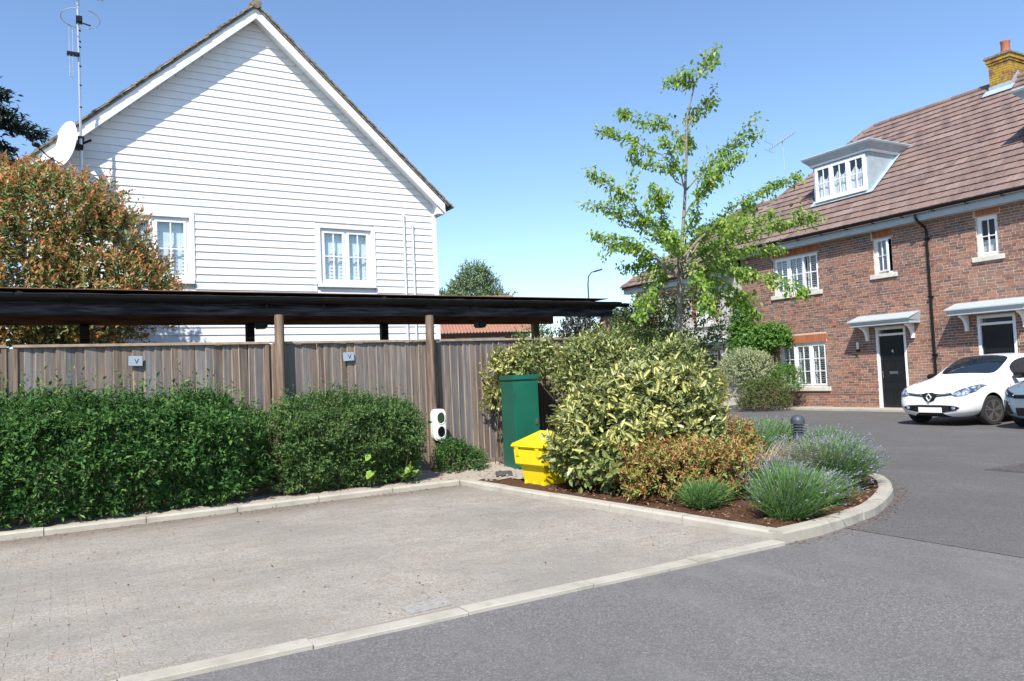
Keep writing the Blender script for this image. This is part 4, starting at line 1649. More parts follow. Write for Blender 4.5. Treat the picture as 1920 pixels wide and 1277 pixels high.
def tile_roof(parent, s0, smax, tlen, eo, ez, th, skip=None, quota=300, rows=None, exposure=.325, tw=.3, smin=None):
    rows = rows or int(tlen / exposure) + 1
    items = []
    for r_ in range(rows):
        t = r_ * exposure
        s = s0 + (r_ % 2) * tw / 2
        while s < smax(t):
            if (not skip or not skip(s + tw / 2, t)) and (smin is None or s > smin(t)):
                items.append((s, t))
            s += tw
    if quota:
        vis = [i for i in items if in_view(hw(*slope_pt(i[0], i[1], 0, eo, ez, th)))]
        vis.sort(key=lambda i: (Vector(hw(*slope_pt(i[0], i[1], 0, eo, ez, th))) - CE).length)
        ch_ = vis[:quota]
    else:
        ch_ = []
    cs = set(ch_)
    lg = exposure + .07
    base = [(0, 0), (tw - .006, 0)]
    # tile local: x along s, y up the slope, z normal
    def tv():
        w = tw - .008
        return [(0, 0, .026), (w, 0, .026), (w, lg, .004), (0, lg, .004), (0, 0, .062), (w * .33, 0, .068), (w * .66, 0, .060), (w, 0, .067), (w, lg, .022), (w * .66, lg, .02), (w * .33, lg, .024), (0, lg, .022)]
    TF = [(0, 3, 2, 1), (0, 1, 7, 6, 5, 4), (4, 5, 10, 11), (5, 6, 9, 10), (6, 7, 8, 9), (1, 2, 8, 7), (3, 0, 4, 11), (2, 3, 11, 10, 9, 8)]
    shared_t = None
    rotm = Matrix(((0, math.cos(th), -math.sin(th)), (1, 0, 0), (0, math.sin(th), math.cos(th))))   # columns: s, t, n in house axes (x=-d,y=u)
    for (s, t) in ch_:
        if shared_t is None:
            me = bpy.data.meshes.new('roof_tile')
            me.from_pydata(tv(), [], TF)
            me.materials.append(M['roof_tile'])
            bm = bmesh.new()
            bm.from_mesh(me)
            bmesh.ops.recalc_face_normals(bm, faces=bm.faces)
            bm.to_mesh(me)
            bm.free()
            shared_t = me
        o = link('roof_tile', shared_t, parent)
        p = mpb(*slope_pt(s, t, random.uniform(0, .006), eo, ez, th))
        o.matrix_local = Matrix.Translation(p) @ (rotm @ Matrix.Rotation(random.gauss(0, .008), 3, 'Z')).to_4x4()
    V, F = [], []
    R = np.array(rotm)
    tvv = np.array(tv())
    rest_ = [i for i in items if i not in cs]
    for (s, t) in rest_:
        p = np.array(mpb(*slope_pt(s, t, random.uniform(0, .006), eo, ez, th)))
        o_ = len(V)
        V += list((tvv @ R.T + p).tolist())
        F += [tuple(o_ + k for k in f) for f in TF]
    if V:
        me = bpy.data.meshes.new('roof_tiling')
        me.from_pydata(V, [], F)
        me.materials.append(M['roof_tile_mass'])
        tag(link('roof_tiling', me, parent), kind='stuff')


TL = 4.92 / math.cos(TH)
RD, RZ = -4.5, EZ + .88 * 4.92
mainroof_max = lambda t: min(3.27 + .764 * (4.92 - t * math.cos(TH)), 5.75)


def in_dormer(s, t):
    off = -EO + t * math.cos(TH)
    for c in (2.03, -4.65):
        if abs(s - c) < 1.0 and .95 < off < 2.7:
            return True
    return False


tile_roof(bh, S0, mainroof_max, TL - .1, EO, EZ, TH, in_dormer, 300)
# roof deck under the tiles, rear slope, hip end, ridge and hip tiles
mb = MB(mpb)
mb.prism([(S0, EO, EZ - .01), (5.85, EO, EZ - .01), (5.85, -1.0, EZ + .88 * 1.42 - .01), (3.27, RD, RZ - .01), (S0, RD, RZ - .01)], (0, 0, -.06))
mb.prism([(S0, RD, RZ - .01), (3.27, RD, RZ - .01), (5.85, -8.0, EZ + .88 * 1.42 - .01), (5.85, -9.4, EZ - .01), (S0, -9.4, EZ - .01)], (0, 0, -.06))
mb.prism([(3.27, RD, RZ - .012), (5.85, -1.0, EZ + .88 * 1.42 - .012), (5.85, -8.0, EZ + .88 * 1.42 - .012)], (0, 0, -.06))
mb.build('roof', M['roof_tile_mass'], bh)
mb = MB(mpb)
s = S0
while s < 3.2:
    mb.M = None
    q = MB(mpb)
    L = .44
    q.tube([(s, RD + .0, RZ + .02), (min(s + L - .01, 3.28), RD, RZ + .03)], .1, 10)
    q.build('ridge_tile', M['roof_tile'], bh, smooth=True)
    s += L
hp0, hp1 = Vector((3.27, RD, RZ + .02)), Vector((5.85, -1.1, EZ + .88 * 1.45))
nh = 11
for i in range(nh):
    a, b = hp0.lerp(hp1, i / nh), hp0.lerp(hp1, (i + .98) / nh)
    MB(mpb).tube([a, b + Vector((0, 0, .015))], .09, 10).build('hip_tile', M['roof_tile'], bh, smooth=True)
# chimney
chm = MB(mpb)
c0, c1, e0, e1 = -1.58, -.96, -4.1, -5.2
mbc = []
zb = 8.9
row = 0
B = []
while zb < 10.5:
    grow = 0 if zb < 10.28 else (.03 if zb < 10.36 else .06)
    # four sides as bricks
    u = c0 - grow + (row % 2) * .11
    uu = c0 - grow
    while uu < c1 + grow - .02:
        L = min(.215 if (row % 2 == 0 or uu > c0) else .1, c1 + grow - uu)
        B.append((-(e0 + grow), -(e0 + grow) + .1, uu, uu + L - .01, zb, zb + .065))
        uu += L
    dd = -(e0 + grow) + .1
    while dd < -e1 + grow:
        L = min(.215, -e1 + grow - dd)
        B.append((dd, dd + max(L - .01, .02), c0 - grow, c0 - grow + .1, zb, zb + .065))
        B.append((dd, dd + max(L - .01, .02), c1 + grow - .1, c1 + grow, zb, zb + .065))
        dd += L
    zb += .075
    row += 1
chim = link('chimney', boxes_np('chimney', B, M['lichen']), bh)
MB(mpb).box(c0 + .02, c1 - .02, e1 + .02, e0 - .02, 8.9, 10.53).build('chimney_core', M['mortar'], chim)
MB(mpb).box(c0 - .09, c1 + .09, e1 - .09, e0 + .09, 10.515, 10.57).build('chimney_cap', M['verge'], chim, bevel=.01)
MB(mpb).prism([(c0 - .06, e1 - .06, 10.57), (c1 + .06, e1 - .06, 10.57), (c1 + .06, e0 + .06, 10.57), (c0 - .06, e0 + .06, 10.57)], (0, 0, .03)).build('flaunching', M['verge'], chim)
MB(mpb).lathe([(.15, 10.58), (.135, 10.67), (.125, 11.03), (.14, 11.05), (.14, 11.1), (.11, 11.1)], 16, (-1.25, -4.6, 0)).build('chimney_pot', M['terracotta'], chim, smooth=True)
mb = MB(mpb)
zr_ = lambda d: EZ + .88 * (EO - d)
mb.box(c0 - .015, c1 + .015, e0, e0 + .02, zr_(e0) - .05, zr_(e0) + .22)
mb.prism([(c0 - .012, e0 + .04, zr_(e0) - .05), (c0 - .012, e0 + .04, zr_(e0) + .16), (c0 - .012, RD, RZ + .24), (c0 - .012, e1, RZ - .3), (c0 - .012, e1, RZ - .6)], (-.015, 0, 0))
mb.prism([(c0 - .13, e0 + .22, zr_(e0 + .22) + .112), (c1 + .13, e0 + .22, zr_(e0 + .22) + .112), (c1 + .13, e0, zr_(e0) + .112), (c0 - .13, e0, zr_(e0) + .112)], (0, 0, .012))
mb.build('lead_flashing', M['lead'], chim)


# dormers
def dormer(c, win=True):
    a, b = c - 1.03, c + 1.03
    fd = -.85
    za = zr_(fd)
    mb = MB(mpb)
    wa, wb, wz0, wz1 = a + .09, b - .09, 6.74, 7.86
    wall_cells(mb, a, b, za - .02, 7.9, [(wa, wb, wz0, wz1)], fd - .1, fd)
    for e in (a, b - .08):
        mb.prism([(e, fd - .1, zr_(fd - .1) - .05), (e, fd - .1, 7.92), (e, -2.95, 7.92), (e, -2.95, zr_(-2.95) - .05)], (.08, 0, 0))
    dm = mb.build('dormer', M['lead'], bh)
    mb = MB(mpb)
    mb.prism([(a - .1, fd + .12, zr_(fd + .12) + .115), (b + .1, fd + .12, zr_(fd + .12) + .115), (b + .1, fd, zr_(fd) + .115), (a - .1, fd, zr_(fd) + .115)], (0, 0, .012))
    for e in (a - .14, b):
        mb.prism([(e, fd + .1, zr_(fd + .1) + .112), (e + .14, fd + .1, zr_(fd + .1) + .112), (e + .14, -2.35, zr_(-2.35) + .112), (e, -2.35, zr_(-2.35) + .112)], (0, 0, .01))
    mb.build('lead_apron', M['lead'], dm)
    mb = MB(mpb)
    lv = [(0.06, 7.92), (.1, 7.99), (.17, 8.06), (.25, 8.15), (.27, 8.2), (.22, 8.24)]
    def rg(g, z):
        return [(a - g, fd + g, z), (b + g, fd + g, z), (b + g, -3.5, z), (a - g, -3.5, z)]
    loft(mb, [rg(0.0, 7.9)] + [rg(g, z) for g, z in lv] + [[(a + .1, fd - .15, 8.32), (b - .1, fd - .15, 8.32), (b - .1, -3.5, 8.4), (a + .1, -3.5, 8.4)]])
    mb.build('dormer_roof', M['lead'], dm)
    mb = MB(mpb)
    mb.box(a - .07, b + .07, fd + .012, fd + .085, 7.905, 7.975)
    mb.box(b + .012, b + .085, -3.0, fd + .012, 7.905, 7.975)
    mb.box(a - .085, a - .012, -3.0, fd + .012, 7.905, 7.975)
    mb.build('cornice_moulding', M['white_paint'], dm)
    fr = window(dm, mpb, wa, wb, wz0, wz1, fd + .07, 3, (2, 2), .02, (.02, .05, .06, 'white_paint'), None)
    return dm


d1_ = dormer(2.03)
dormer(-4.65)
# net curtains behind the dormer panes
for c in (2.03,):
    mb = MB(mpb)
    nn = 40
    vs = []
    for k in range(nn + 1):
        x = c - .9 + 1.8 * k / nn
        dd = -.9 + .012 * math.sin(k * 1.7)
        vs += [(x, dd, 6.8), (x, dd, 7.5 + .08 * math.sin(k * .9))]
    mb._add(vs, [(2 * k, 2 * k + 2, 2 * k + 3, 2 * k + 1) for k in range(nn)])
    mb.build('net_curtain', M['net'], d1_)

# ------------------------------------------------------------------ flint fronted house at the left end of the terrace
fh = thing('flint_house', 'pale flint fronted house with orange brick quoins and hipped tiled roof', 'house', HP, HA)
F0, F1, FE = 5.72, 11.7, 4.78
fw = [(9.2, 10.5, 3.1, 4.35), (7.1, 8.1, 3.1, 4.35), (9.2, 10.6, .8, 2.0)]
fd_ = (7.05, 7.95, 0, 2.2)
mb = MB(mpb)
wall_cells(mb, F0, F1, 0, FE + .1, fw + [fd_], -.28, -.02)
mb.box(F1 - .28, F1, -6.2, -.28, 0, FE)
mb.box(F0, F1, -6.5, -6.2, 0, FE)
mb.build('wall', M['flint'], fh)
for w in fw:
    window(fh, mpb, *w, 0, 2, (2, 2), .07, sl, 'half')
qb = MB(mpb).box(-.1075, .1075, -.1, 0, 0, .065).build('quoin_brick', M['orange_brick'], fh)
firstq = True
def putq(u, z, sx=1):
    global firstq
    if firstq:
        o = qb
        firstq = False
    else:
        o = link('quoin_brick', qb.data, fh)
    o.location = mpb(u, random.uniform(-.002, .004), z)
    o.scale = (1, sx, 1)
for w in fw + [fd_]:
    z = w[2]
    k = 0
    while z < w[3] + .22:
        long_ = (k // 3) % 2
        for e, sg in ((w[0], -1), (w[1], 1)):
            L = .215 if long_ else .11
            putq(e + sg * (L / 2 + .005), z, L / .215)
        z += .075
        k += 1
    nb_ = int((w[1] - w[0]) / .22)
    for i in range(nb_):
        for k in range(3):
            putq(w[0] + (w[1] - w[0]) * (i + .5) / nb_, w[3] + .005 + k * .075, (w[1] - w[0]) / nb_ / .215 * .95)
z = .02
while z < FE:
    putq(F1 - .12, z); z += .075
a, b, z0, z1 = fd_
mb = MB(mpb)
mb.box(a, a + .07, -.14, -.01, 0.03, z1); mb.box(b - .07, b, -.14, -.01, 0.03, z1); mb.box(a + .07, b - .07, -.14, -.01, z1 - .06, z1); mb.box(a + .07, b - .07, -.13, -.02, z1 - .3, z1 - .24)
dfr = mb.build('door_frame', M['upvc'], fh)
MB(mpb).box(a + .07, b - .07, -.1, -.05, .03, z1 - .3).build('door', M['black_door'], fh)
MB(mpb).box(a + .07, b - .07, -.1, -.095, z1 - .24, z1 - .06).build('transom_pane', M['glass'], dfr)
mb = MB(mpb)
loft(mb, [[(a - .5, 0, 2.27), (b + .5, 0, 2.27), (b + .5, .5, 2.27), (a - .5, .5, 2.27)], [(a - .55, 0, 2.36), (b + .55, 0, 2.36), (b + .55, .56, 2.36), (a - .55, .56, 2.36)], [(a - .5, 0, 2.55), (b + .5, 0, 2.55), (b + .5, .06, 2.55), (a - .5, .06, 2.55)]])
fcan = mb.build('door_canopy', M['grey_canopy'], fh)
for e in (a - .25, b + .25):
    pts = [(0.0, -.42), (.08, -.42), (.09, -.3), (.13, -.18), (.22, -.09), (.34, -.05), (.36, 0), (0, 0)]
    MB(mpb).prism([(e - .04, .003 + p, 2.268 + q) for p, q in pts], (.08, 0, 0)).build('bracket', M['white_paint'], fcan)
LZ = 4.95
LTH = math.atan(.82)
eaves(fh, F0 + .3, 12.1, LZ)
rd2, rz2 = -2.95, LZ + .82 * 3.37
lr_max = lambda t: 12.1 - (12.1 - 8.35) * (t * math.cos(LTH) / 3.37)
tile_roof(fh, 5.9, lr_max, 3.37 / math.cos(LTH) - .1, EO, LZ, LTH, None, 120)
mb = MB(mpb)
mb.prism([(F0 + .05, EO, LZ - .01), (12.1, EO, LZ - .01), (8.35, rd2, rz2 - .01), (F0 + .05, rd2, rz2 - .01)], (0, 0, -.06))
mb.prism([(F0 + .05, rd2, rz2 - .01), (8.35, rd2, rz2 - .01), (12.1, -6.3, LZ - .01), (F0 + .05, -6.3, LZ - .01)], (0, 0, -.06))
mb.prism([(12.1, EO, LZ - .01), (12.1, -6.3, LZ - .01), (8.35, rd2, rz2 - .01)], (0, 0, -.06))
mb.build('roof', M['roof_tile_mass'], fh)
s = 5.8
while s < 8.3:
    MB(mpb).tube([(s, rd2, rz2 + .02), (s + .43, rd2, rz2 + .03)], .1, 10).build('ridge_tile', M['roof_tile'], fh, smooth=True)
    s += .44
hp0, hp1 = Vector((8.35, rd2, rz2 + .02)), Vector((12.1, EO, LZ + .03))
for i in range(13):
    a_, b_ = hp0.lerp(hp1, i / 13), hp0.lerp(hp1, (i + .98) / 13)
    MB(mpb).tube([a_, b_ + Vector((0, 0, .015))], .09, 10).build('hip_tile', M['roof_tile'], fh, smooth=True)

# paving strip along the house fronts with its kerb
MB().box(-1.02, .0, -9, 12.5, -.05, .055).build('house_path', M['kerb'], None)
hpth = bpy.data.objects['house_path']
hpth.location = HP
hpth.rotation_euler = (0, 0, HA)
tag(hpth, kind='structure')

# aerial on the roof
ra = thing('roof_aerial', 'thin television aerial on a pole above the flint house roof', 'aerial', hw(6.05, -2.95, 7.6), HA)
MB().tube([(0, 0, -.1), (.02, 0, 1.6), (.02, .05, 2.5)], .02, 6).build('aerial_pole', M['alu'], ra)
mb = MB()
A0, A1 = Vector((-.25, .42, 2.12)), Vector((.2, -.42, 2.58))
mb.bar(A0, A1, .045, .05)
for i in range(11):
    p = A0.lerp(A1, i / 10)
    h = .28 - .012 * i
    mb.tube([p + Vector((-.6, -.6, .0)) * h, p + Vector((.6, .6, 0)) * h], .007, 5)
for q in (-.16, 0.16):
    mb.tube([A0 + Vector((-.4, -.1, q + .08)), A0 + Vector((.35, .15, q + .08))], .007, 5)
mb.build('aerial_array', M['sign_grey'], ra)


# ------------------------------------------------------------------ cars
def make_car(name, label, loc, rz, paint, kind):
    car = thing(name, label, 'car', loc, rz)
    car['group'] = 'cars parked nose out by the houses'
    st = [  # x, zbottom, yside, (ymid,zmid), (ysh,zsh), belt(y,z), rail_out(y,z), rail_in(y,z), mid(y,z), ztop
        (.80, .30, .42, (.50, .42), (.44, .58), (.40, .62), (.33, .635), (.26, .64), (.13, .645), .645),
        (.79, .24, .56, (.66, .44), (.60, .62), (.54, .66), (.46, .68), (.38, .69), (.19, .70), .70),
        (.68, .19, .72, (.795, .47), (.745, .70), (.68, .75), (.58, .785), (.46, .80), (.23, .815), .82),
        (.42, .18, .80, (.85, .50), (.815, .78), (.75, .84), (.63, .87), (.50, .885), (.25, .90), .905),
        (0, .18, .82, (.862, .52), (.84, .84), (.78, .905), (.66, .93), (.52, .945), (.26, .96), .965),
        (-.36, .18, .83, (.864, .54), (.845, .88), (.79, .95), (.70, .975), (.58, .99), (.29, 1.005), 1.01),
        (-.50, .18, .83, (.865, .55), (.85, .895), (.795, .965), (.725, 1.01), (.63, 1.035), (.31, 1.06), 1.065),
        (-.85, .18, .83, (.866, .56), (.852, .905), (.80, .985), (.69, 1.19), (.61, 1.235), (.30, 1.275), 1.285),
        (-1.22, .18, .83, (.866, .57), (.854, .915), (.80, 1.0), (.655, 1.36), (.57, 1.405), (.29, 1.44), 1.45),
        (-1.85, .18, .83, (.866, .57), (.856, .93), (.80, 1.02), (.64, 1.40), (.56, 1.445), (.28, 1.48), 1.485),
        (-2.50, .20, .83, (.868, .58), (.86, .96), (.79, 1.07), (.62, 1.36), (.54, 1.41), (.27, 1.45), 1.455),
        (-2.95, .24, .80, (.85, .62), (.83, .98), (.76, 1.09), (.58, 1.24), (.50, 1.30), (.25, 1.36), 1.365),
        (-3.15, .28, .74, (.80, .66), (.78, .95), (.70, 1.02), (.56, 1.08), (.46, 1.11), (.23, 1.13), 1.135),
        (-3.22, .34, .60, (.66, .62), (.62, .86), (.56, .90), (.46, .93), (.38, .94), (.19, .95), .95),
    ]
    V, F, MI = [], [], []

    def ringpts(q):
        x, zb, ys, mid, sh, be, ro, ri, md, zt = q
        half = [(ys * .6, zb - .0), (ys, zb + .05), mid, sh, be, ro, ri, md]
        rr = [(x, 0, zb)] + [(x, y, z) for y, z in half] + [(x, 0, zt)] + [(x, -y, z) for y, z in half[::-1]]
        return rr
    nr = 18
    for q in st:
        V += ringpts(q)
    n = len(st)
    for i in range(n - 1):
        for j in range(nr):
            j2 = (j + 1) % nr
            F.append((i * nr + j, i * nr + j2, (i + 1) * nr + j2, (i + 1) * nr + j))
            # segment index on the half ring
            k = j if j < 9 else 17 - j
            mi = 0
            if 6 <= i <= 7 and k in (7, 8):
                mi = 1
            if 7 <= i <= 9 and k == 5:
                mi = 2
            if i == 10 and k in (7, 8):
                mi = 3
            if k in (0,):
                mi = 4
            MI.append(mi)
    F.append(tuple(range(nr))[::-1])
    MI.append(0)
    F.append(tuple((n - 1) * nr + j for j in range(nr)))
    MI.append(0)
    me = bpy.data.meshes.new('tmp')
    me.from_pydata(V, [], F)
    mats = [M[paint], M['car_glass'], M['car_glass'], M['car_glass'], M['gloss_black'], M['tyre']]
    for m_ in mats:
        me.materials.append(m_)
    me.polygons.foreach_set('material_index', MI)
    bm = bmesh.new()
    bm.from_mesh(me)
    bmesh.ops.recalc_face_normals(bm, faces=bm.faces)
    cl_ = bm.edges.layers.float.get('crease_edge') or bm.edges.layers.float.new('crease_edge')
    for e in bm.edges:
        ms = {f.material_index for f in e.link_faces}
        if len(ms) > 1:
            e[cl_] = .55
    bm.to_mesh(me)
    bm.free()
    tmp = bpy.data.objects.new('tmp', me)
    COL.objects.link(tmp)
    ss = tmp.modifiers.new('s', 'SUBSURF')
    ss.levels = 3
    ss.render_levels = 3
    cutters = []
    for wx in (0, -2.59):
        for sy in (-1, 1):
            cm = MB().lathe([(.36, -.26), (.36, .3)], 40, (wx, sy * .82, .315), 'Y')
            c_ = cm.build('cut', [M['gloss_black']])
            cutters.append(c_)
            b_ = tmp.modifiers.new('b', 'BOOLEAN')
            b_.operation = 'DIFFERENCE'
            b_.object = c_
            b_.solver = 'EXACT'
            b_.material_mode = 'TRANSFER'
    bpy.context.view_layer.update()
    dg = bpy.context.evaluated_depsgraph_get()
    me2 = bpy.data.meshes.new_from_object(tmp.evaluated_get(dg))
    for c_ in cutters:
        bpy.data.objects.remove(c_)
    bpy.data.objects.remove(tmp)
    # split by material into parts
    nv = len(me2.vertices)
    co = np.empty(nv * 3)
    me2.vertices.foreach_get('co', co)
    co = co.reshape(-1, 3)
    bvh = BVHTree.FromPolygons([Vector(c) for c in co], [tuple(p.vertices) for p in me2.polygons])
    names = {}
    groups = {}
    slotname = []
    for m_ in me2.materials:
        slotname.append(m_.name if m_ else '')
    for p in me2.polygons:
        mi = p.material_index
        key = mi
        if mi == 2:
            cx_ = sum(co[v][0] for v in p.vertices) / len(p.vertices)
            key = (2, 1 if sum(co[v][1] for v in p.vertices) > 0 else -1)
        if mi > 4:
            key = 4
        groups.setdefault(key, []).append(p)
    for key, ps in groups.items():
        ids = sorted({v for p in ps for v in p.vertices})
        mp_ = {v: i for i, v in enumerate(ids)}
        m_ = bpy.data.meshes.new('part')
        m_.from_pydata([tuple(co[v]) for v in ids], [], [[mp_[v] for v in p.vertices] for p in ps])
        k0 = key[0] if isinstance(key, tuple) else key
        m_.materials.append(mats[k0] if k0 < 5 else M['gloss_black'])
        m_.polygons.foreach_set('use_smooth', [True] * len(ps))
        try:
            m_.set_sharp_from_angle(angle=math.radians(35))
        except Exception:
            pass
        link({0: 'body', 1: 'windscreen', 2: 'side_window', 3: 'rear_window', 4: 'underbody'}[k0], m_, car)

    def patch(nm, poly, mat, off, axis='x', parent=car, rings=7, thick=None):
        """a panel that follows the body: outline in (y,z) seen from the front, or (x,z) from the side"""
        c = (sum(p[0] for p in poly) / len(poly), sum(p[1] for p in poly) / len(poly))
        out = []
        for a_, b_ in zip(poly, poly[1:] + poly[:1]):
            for k in range(4):
                out.append((a_[0] + (b_[0] - a_[0]) * k / 4, a_[1] + (b_[1] - a_[1]) * k / 4))
        m_ = len(out)
        vs, fs = [], []

        def hit(u, v):
            if axis == 'x':
                o_, d_ = Vector((3, u, v)), Vector((-1, 0, 0))
            elif axis != 'z':
                o_, d_ = Vector((u, 3 * axis, v)), Vector((0, -axis, 0))
            if axis == 'z':
                o_, d_ = Vector((u, v, 4)), Vector((0, 0, -1))
            r_ = bvh.ray_cast(o_, d_)
            if r_[0] is None:
                return None
            nn_ = r_[1] if r_[1].dot(d_) < 0 else -r_[1]
            return r_[0] + nn_ * off
        last = None
        for k in range(rings):
            f = 1 - k / rings
            for u, v in out:
                h = hit(c[0] + (u - c[0]) * f, c[1] + (v - c[1]) * f)
                if h is None:
                    h = last or Vector((.7, u, v))
                last = h
                vs.append(h)
        h = hit(*c) or last
        vs.append(h)
        for k in range(rings - 1):
            for i in range(m_):
                i2 = (i + 1) % m_
                fs.append((k * m_ + i, k * m_ + i2, (k + 1) * m_ + i2, (k + 1) * m_ + i))
        for i in range(m_):
            fs.append(((rings - 1) * m_ + i, (rings - 1) * m_ + (i + 1) % m_, rings * m_))
        mb = MB()
        mb._add(vs, fs)
        o_ = mb.build(nm, M[mat], parent, smooth=True)
        sm = o_.modifiers.new('t', 'SOLIDIFY')
        sm.thickness = .012
        sm.offset = 0
        return o_
    # wheels
    for wx in (0, -2.59):
        for sy in (-1, 1):
            wl = bpy.data.objects.new('wheel', None)
            COL.objects.link(wl)
            wl.parent = car
            wl.location = (wx, sy * .765, .305)
            if wx == 0 and kind == 'white':
                wl.rotation_euler = (0, 0, -.2)
            w0, w1 = -.09 * sy, .09 * sy
            ty = MB().lathe([(.20, w0), (.285, w0), (.302, w0 + .025 * sy), (.305, 0), (.302, w1 - .025 * sy), (.285, w1), (.225, w1 + .004 * sy), (.20, w1)], 40, (0, 0, 0), 'Y').build('tyre', M['tyre'], wl, smooth=True)
            rm = MB()
            rm.lathe([(.21, w1 - .07 * sy), (.21, w1 - .01 * sy), (.222, w1 + .006 * sy), (.205, w1 + .004 * sy), (.19, w1 - .05 * sy)], 36, (0, 0, 0), 'Y')
            for k in range(5):
                a_ = 2 * math.pi * k / 5 + .3
                for da in (-.16, .16):
                    p1 = Vector((.05 * math.cos(a_), w1 - .012 * sy, .05 * math.sin(a_)))
                    p2 = Vector((.205 * math.cos(a_ + da), w1 - .006 * sy, .205 * math.sin(a_ + da)))
                    rm.bar(p1, p2, .034, .03, (0, 1, 0))
            rm.lathe([(.055, w1 - .04 * sy), (.055, w1 - .004 * sy), (.03, w1 + .002 * sy)], 16, (0, 0, 0), 'Y')
            rm.build('rim', M['alloy'], wl)
            MB().lathe([(.19, w1 - .055 * sy), (.19, w1 - .05 * sy)], 24, (0, 0, 0), 'Y').build('brake_disc', M['iron'], wl)
    if kind == 'white':
        # black bar between the lights with the rhombus emblem
        grille = patch('grille', [(-.52, .655), (-.3, .635), (-.15, .62), (-.10, .545), (0, .505), (.10, .545), (.15, .62), (.3, .635), (.52, .655), (.54, .70), (.3, .675), (.13, .68), (.08, .695), (0, .70), (-.08, .695), (-.13, .68), (-.3, .675), (-.54, .70)], 'gloss_black', .006)
        for s_ in (-1, 1):
            patch('headlight', [(s_ * .46, .655), (s_ * .56, .625), (s_ * .69, .63), (s_ * .79, .71), (s_ * .81, .83), (s_ * .77, .85), (s_ * .66, .79), (s_ * .52, .71)], 'headlight', .008)
            patch('grille_strip', [(s_ * .17, .645), (s_ * .5, .672), (s_ * .5, .682), (s_ * .17, .658)], 'chrome', .012)
        lo = patch('lower_grille', [(-.62, .40), (-.55, .345), (-.3, .30), (0, .295), (.3, .30), (.55, .345), (.62, .40), (.5, .435), (.25, .445), (0, .445), (-.25, .445), (-.5, .435)], 'gloss_black', .006)
        for s_ in (-1, 1):
            pts = [(s_ * .50 + .04 * math.cos(a), .385 + .04 * math.sin(a)) for a in np.linspace(0, 2 * math.pi, 9)[:-1]]
            patch('fog_lamp', pts, 'headlight', .014, parent=lo, rings=3)
        for z_ in (.33, .365, .4):
            patch('grille_bar', [(-.4, z_), (.4, z_), (.4, z_ + .01), (-.4, z_ + .01)], 'tyre', .014, parent=lo, rings=2)
        nx_ = max(v.x for v in [bvh.ray_cast(Vector((3, yy, .33)), Vector((-1, 0, 0)))[0] for yy in (0, .2)])
        MB().box(nx_ + .012, nx_ + .022, -.26, .26, .285, .395).build('number_plate', M['white_paint'], car, bevel=.004, seg=1)
        ex = max(v.x for v in [bvh.ray_cast(Vector((3, 0, z_)), Vector((-1, 0, 0)))[0] for z_ in (.57, .65)])
        h_, w_ = .078, .054
        mb = MB()
        for (a_, b_) in (((0, h_), (w_, 0)), ((w_, 0), (0, -h_)), ((0, -h_), (-w_, 0)), ((-w_, 0), (0, h_))):
            mb.bar((ex + .03, a_[0], .603 + a_[1]), (ex + .03, b_[0], .603 + b_[1]), .02, .026, (1, 0, 0))
        mb.build('emblem', M['emblem'], car, bevel=.004, seg=1)
    else:
        patch('grille', [(-.5, .60), (.5, .60), (.54, .66), (-.54, .66)], 'gloss_black', .006)
        patch('lower_grille', [(-.46, .27), (.46, .27), (.48, .42), (-.48, .42)], 'gloss_black', .006)
        for s_ in (-1, 1):
            patch('headlight', [(s_ * .5, .62), (s_ * .68, .64), (s_ * .775, .74), (s_ * .78, .79), (s_ * .64, .73), (s_ * .52, .685)], 'gloss_black', .01)
            patch('headlight_lens', [(s_ * .62, .655), (s_ * .70, .675), (s_ * .745, .74), (s_ * .66, .71)], 'headlight', .018, rings=4)
            patch('corner_vent', [(s_ * .54, .30), (s_ * .70, .31), (s_ * .745, .56), (s_ * .62, .53)], 'gloss_black', .008)
        nx_ = bvh.ray_cast(Vector((3, 0, .45)), Vector((-1, 0, 0)))[0].x
        MB().box(nx_ + .012, nx_ + .022, -.26, .26, .45, .555).build('number_plate', M['white_paint'], car)
    # mirrors, wipers, sills, handles
    for s_ in (-1, 1):
        mb = MB()
        mb.lathe([(.02, -.10), (.07, -.09), (.085, 0), (.075, .09), (.03, .11)], 14, (0, 0, 0), 'Y')
        mir = mb.build('mirror', M['gloss_black'], car, smooth=True)
        mir.location = (-.78, s_ * .96, 1.0)
        mir.scale = (.9, 1, .85)
        MB().bar((-.80, s_ * .80, .96), (-.78, s_ * .92, .985), .04, .03).build('mirror_stalk', M['gloss_black'], car)
        patch('door_seam', [(-.62, .25), (-.61, .25), (-.62, .93), (-.63, .93)], 'gloss_black', .001, axis=s_, rings=2)
        patch('door_handle', [(-1.55, .83), (-1.35, .84), (-1.35, .87), (-1.55, .86)], paint, .02, axis=s_, rings=2)
        patch('sill_trim', [(-2.2, .2), (-.4, .2), (-.4, .25), (-2.2, .25)], 'gloss_black', .008, axis=s_, rings=2)
        patch('bonnet_seam', [(.62, s_ * .5), (.62, s_ * .508), (-.42, s_ * .735), (-.42, s_ * .727)], 'gloss_black', .0005, axis='z', rings=2)
        MB().tube([(-.52, s_ * .1, 1.075), (-.6, s_ * .45, 1.075)], .008, 5).build('wiper', M['gloss_black'], car)
    return car


make_car('white_hatchback', 'white hatchback with dark grille bar parked nose out before the black doors', (16.60, 9.45, 0.0), math.radians(177), 'car_white', 'white')
make_car('grey_blue_car', 'grey blue car cut off by the right edge of the view beside the white hatchback', (16.42, 7.22, 0.0), math.radians(178), 'car_blue', 'blue')


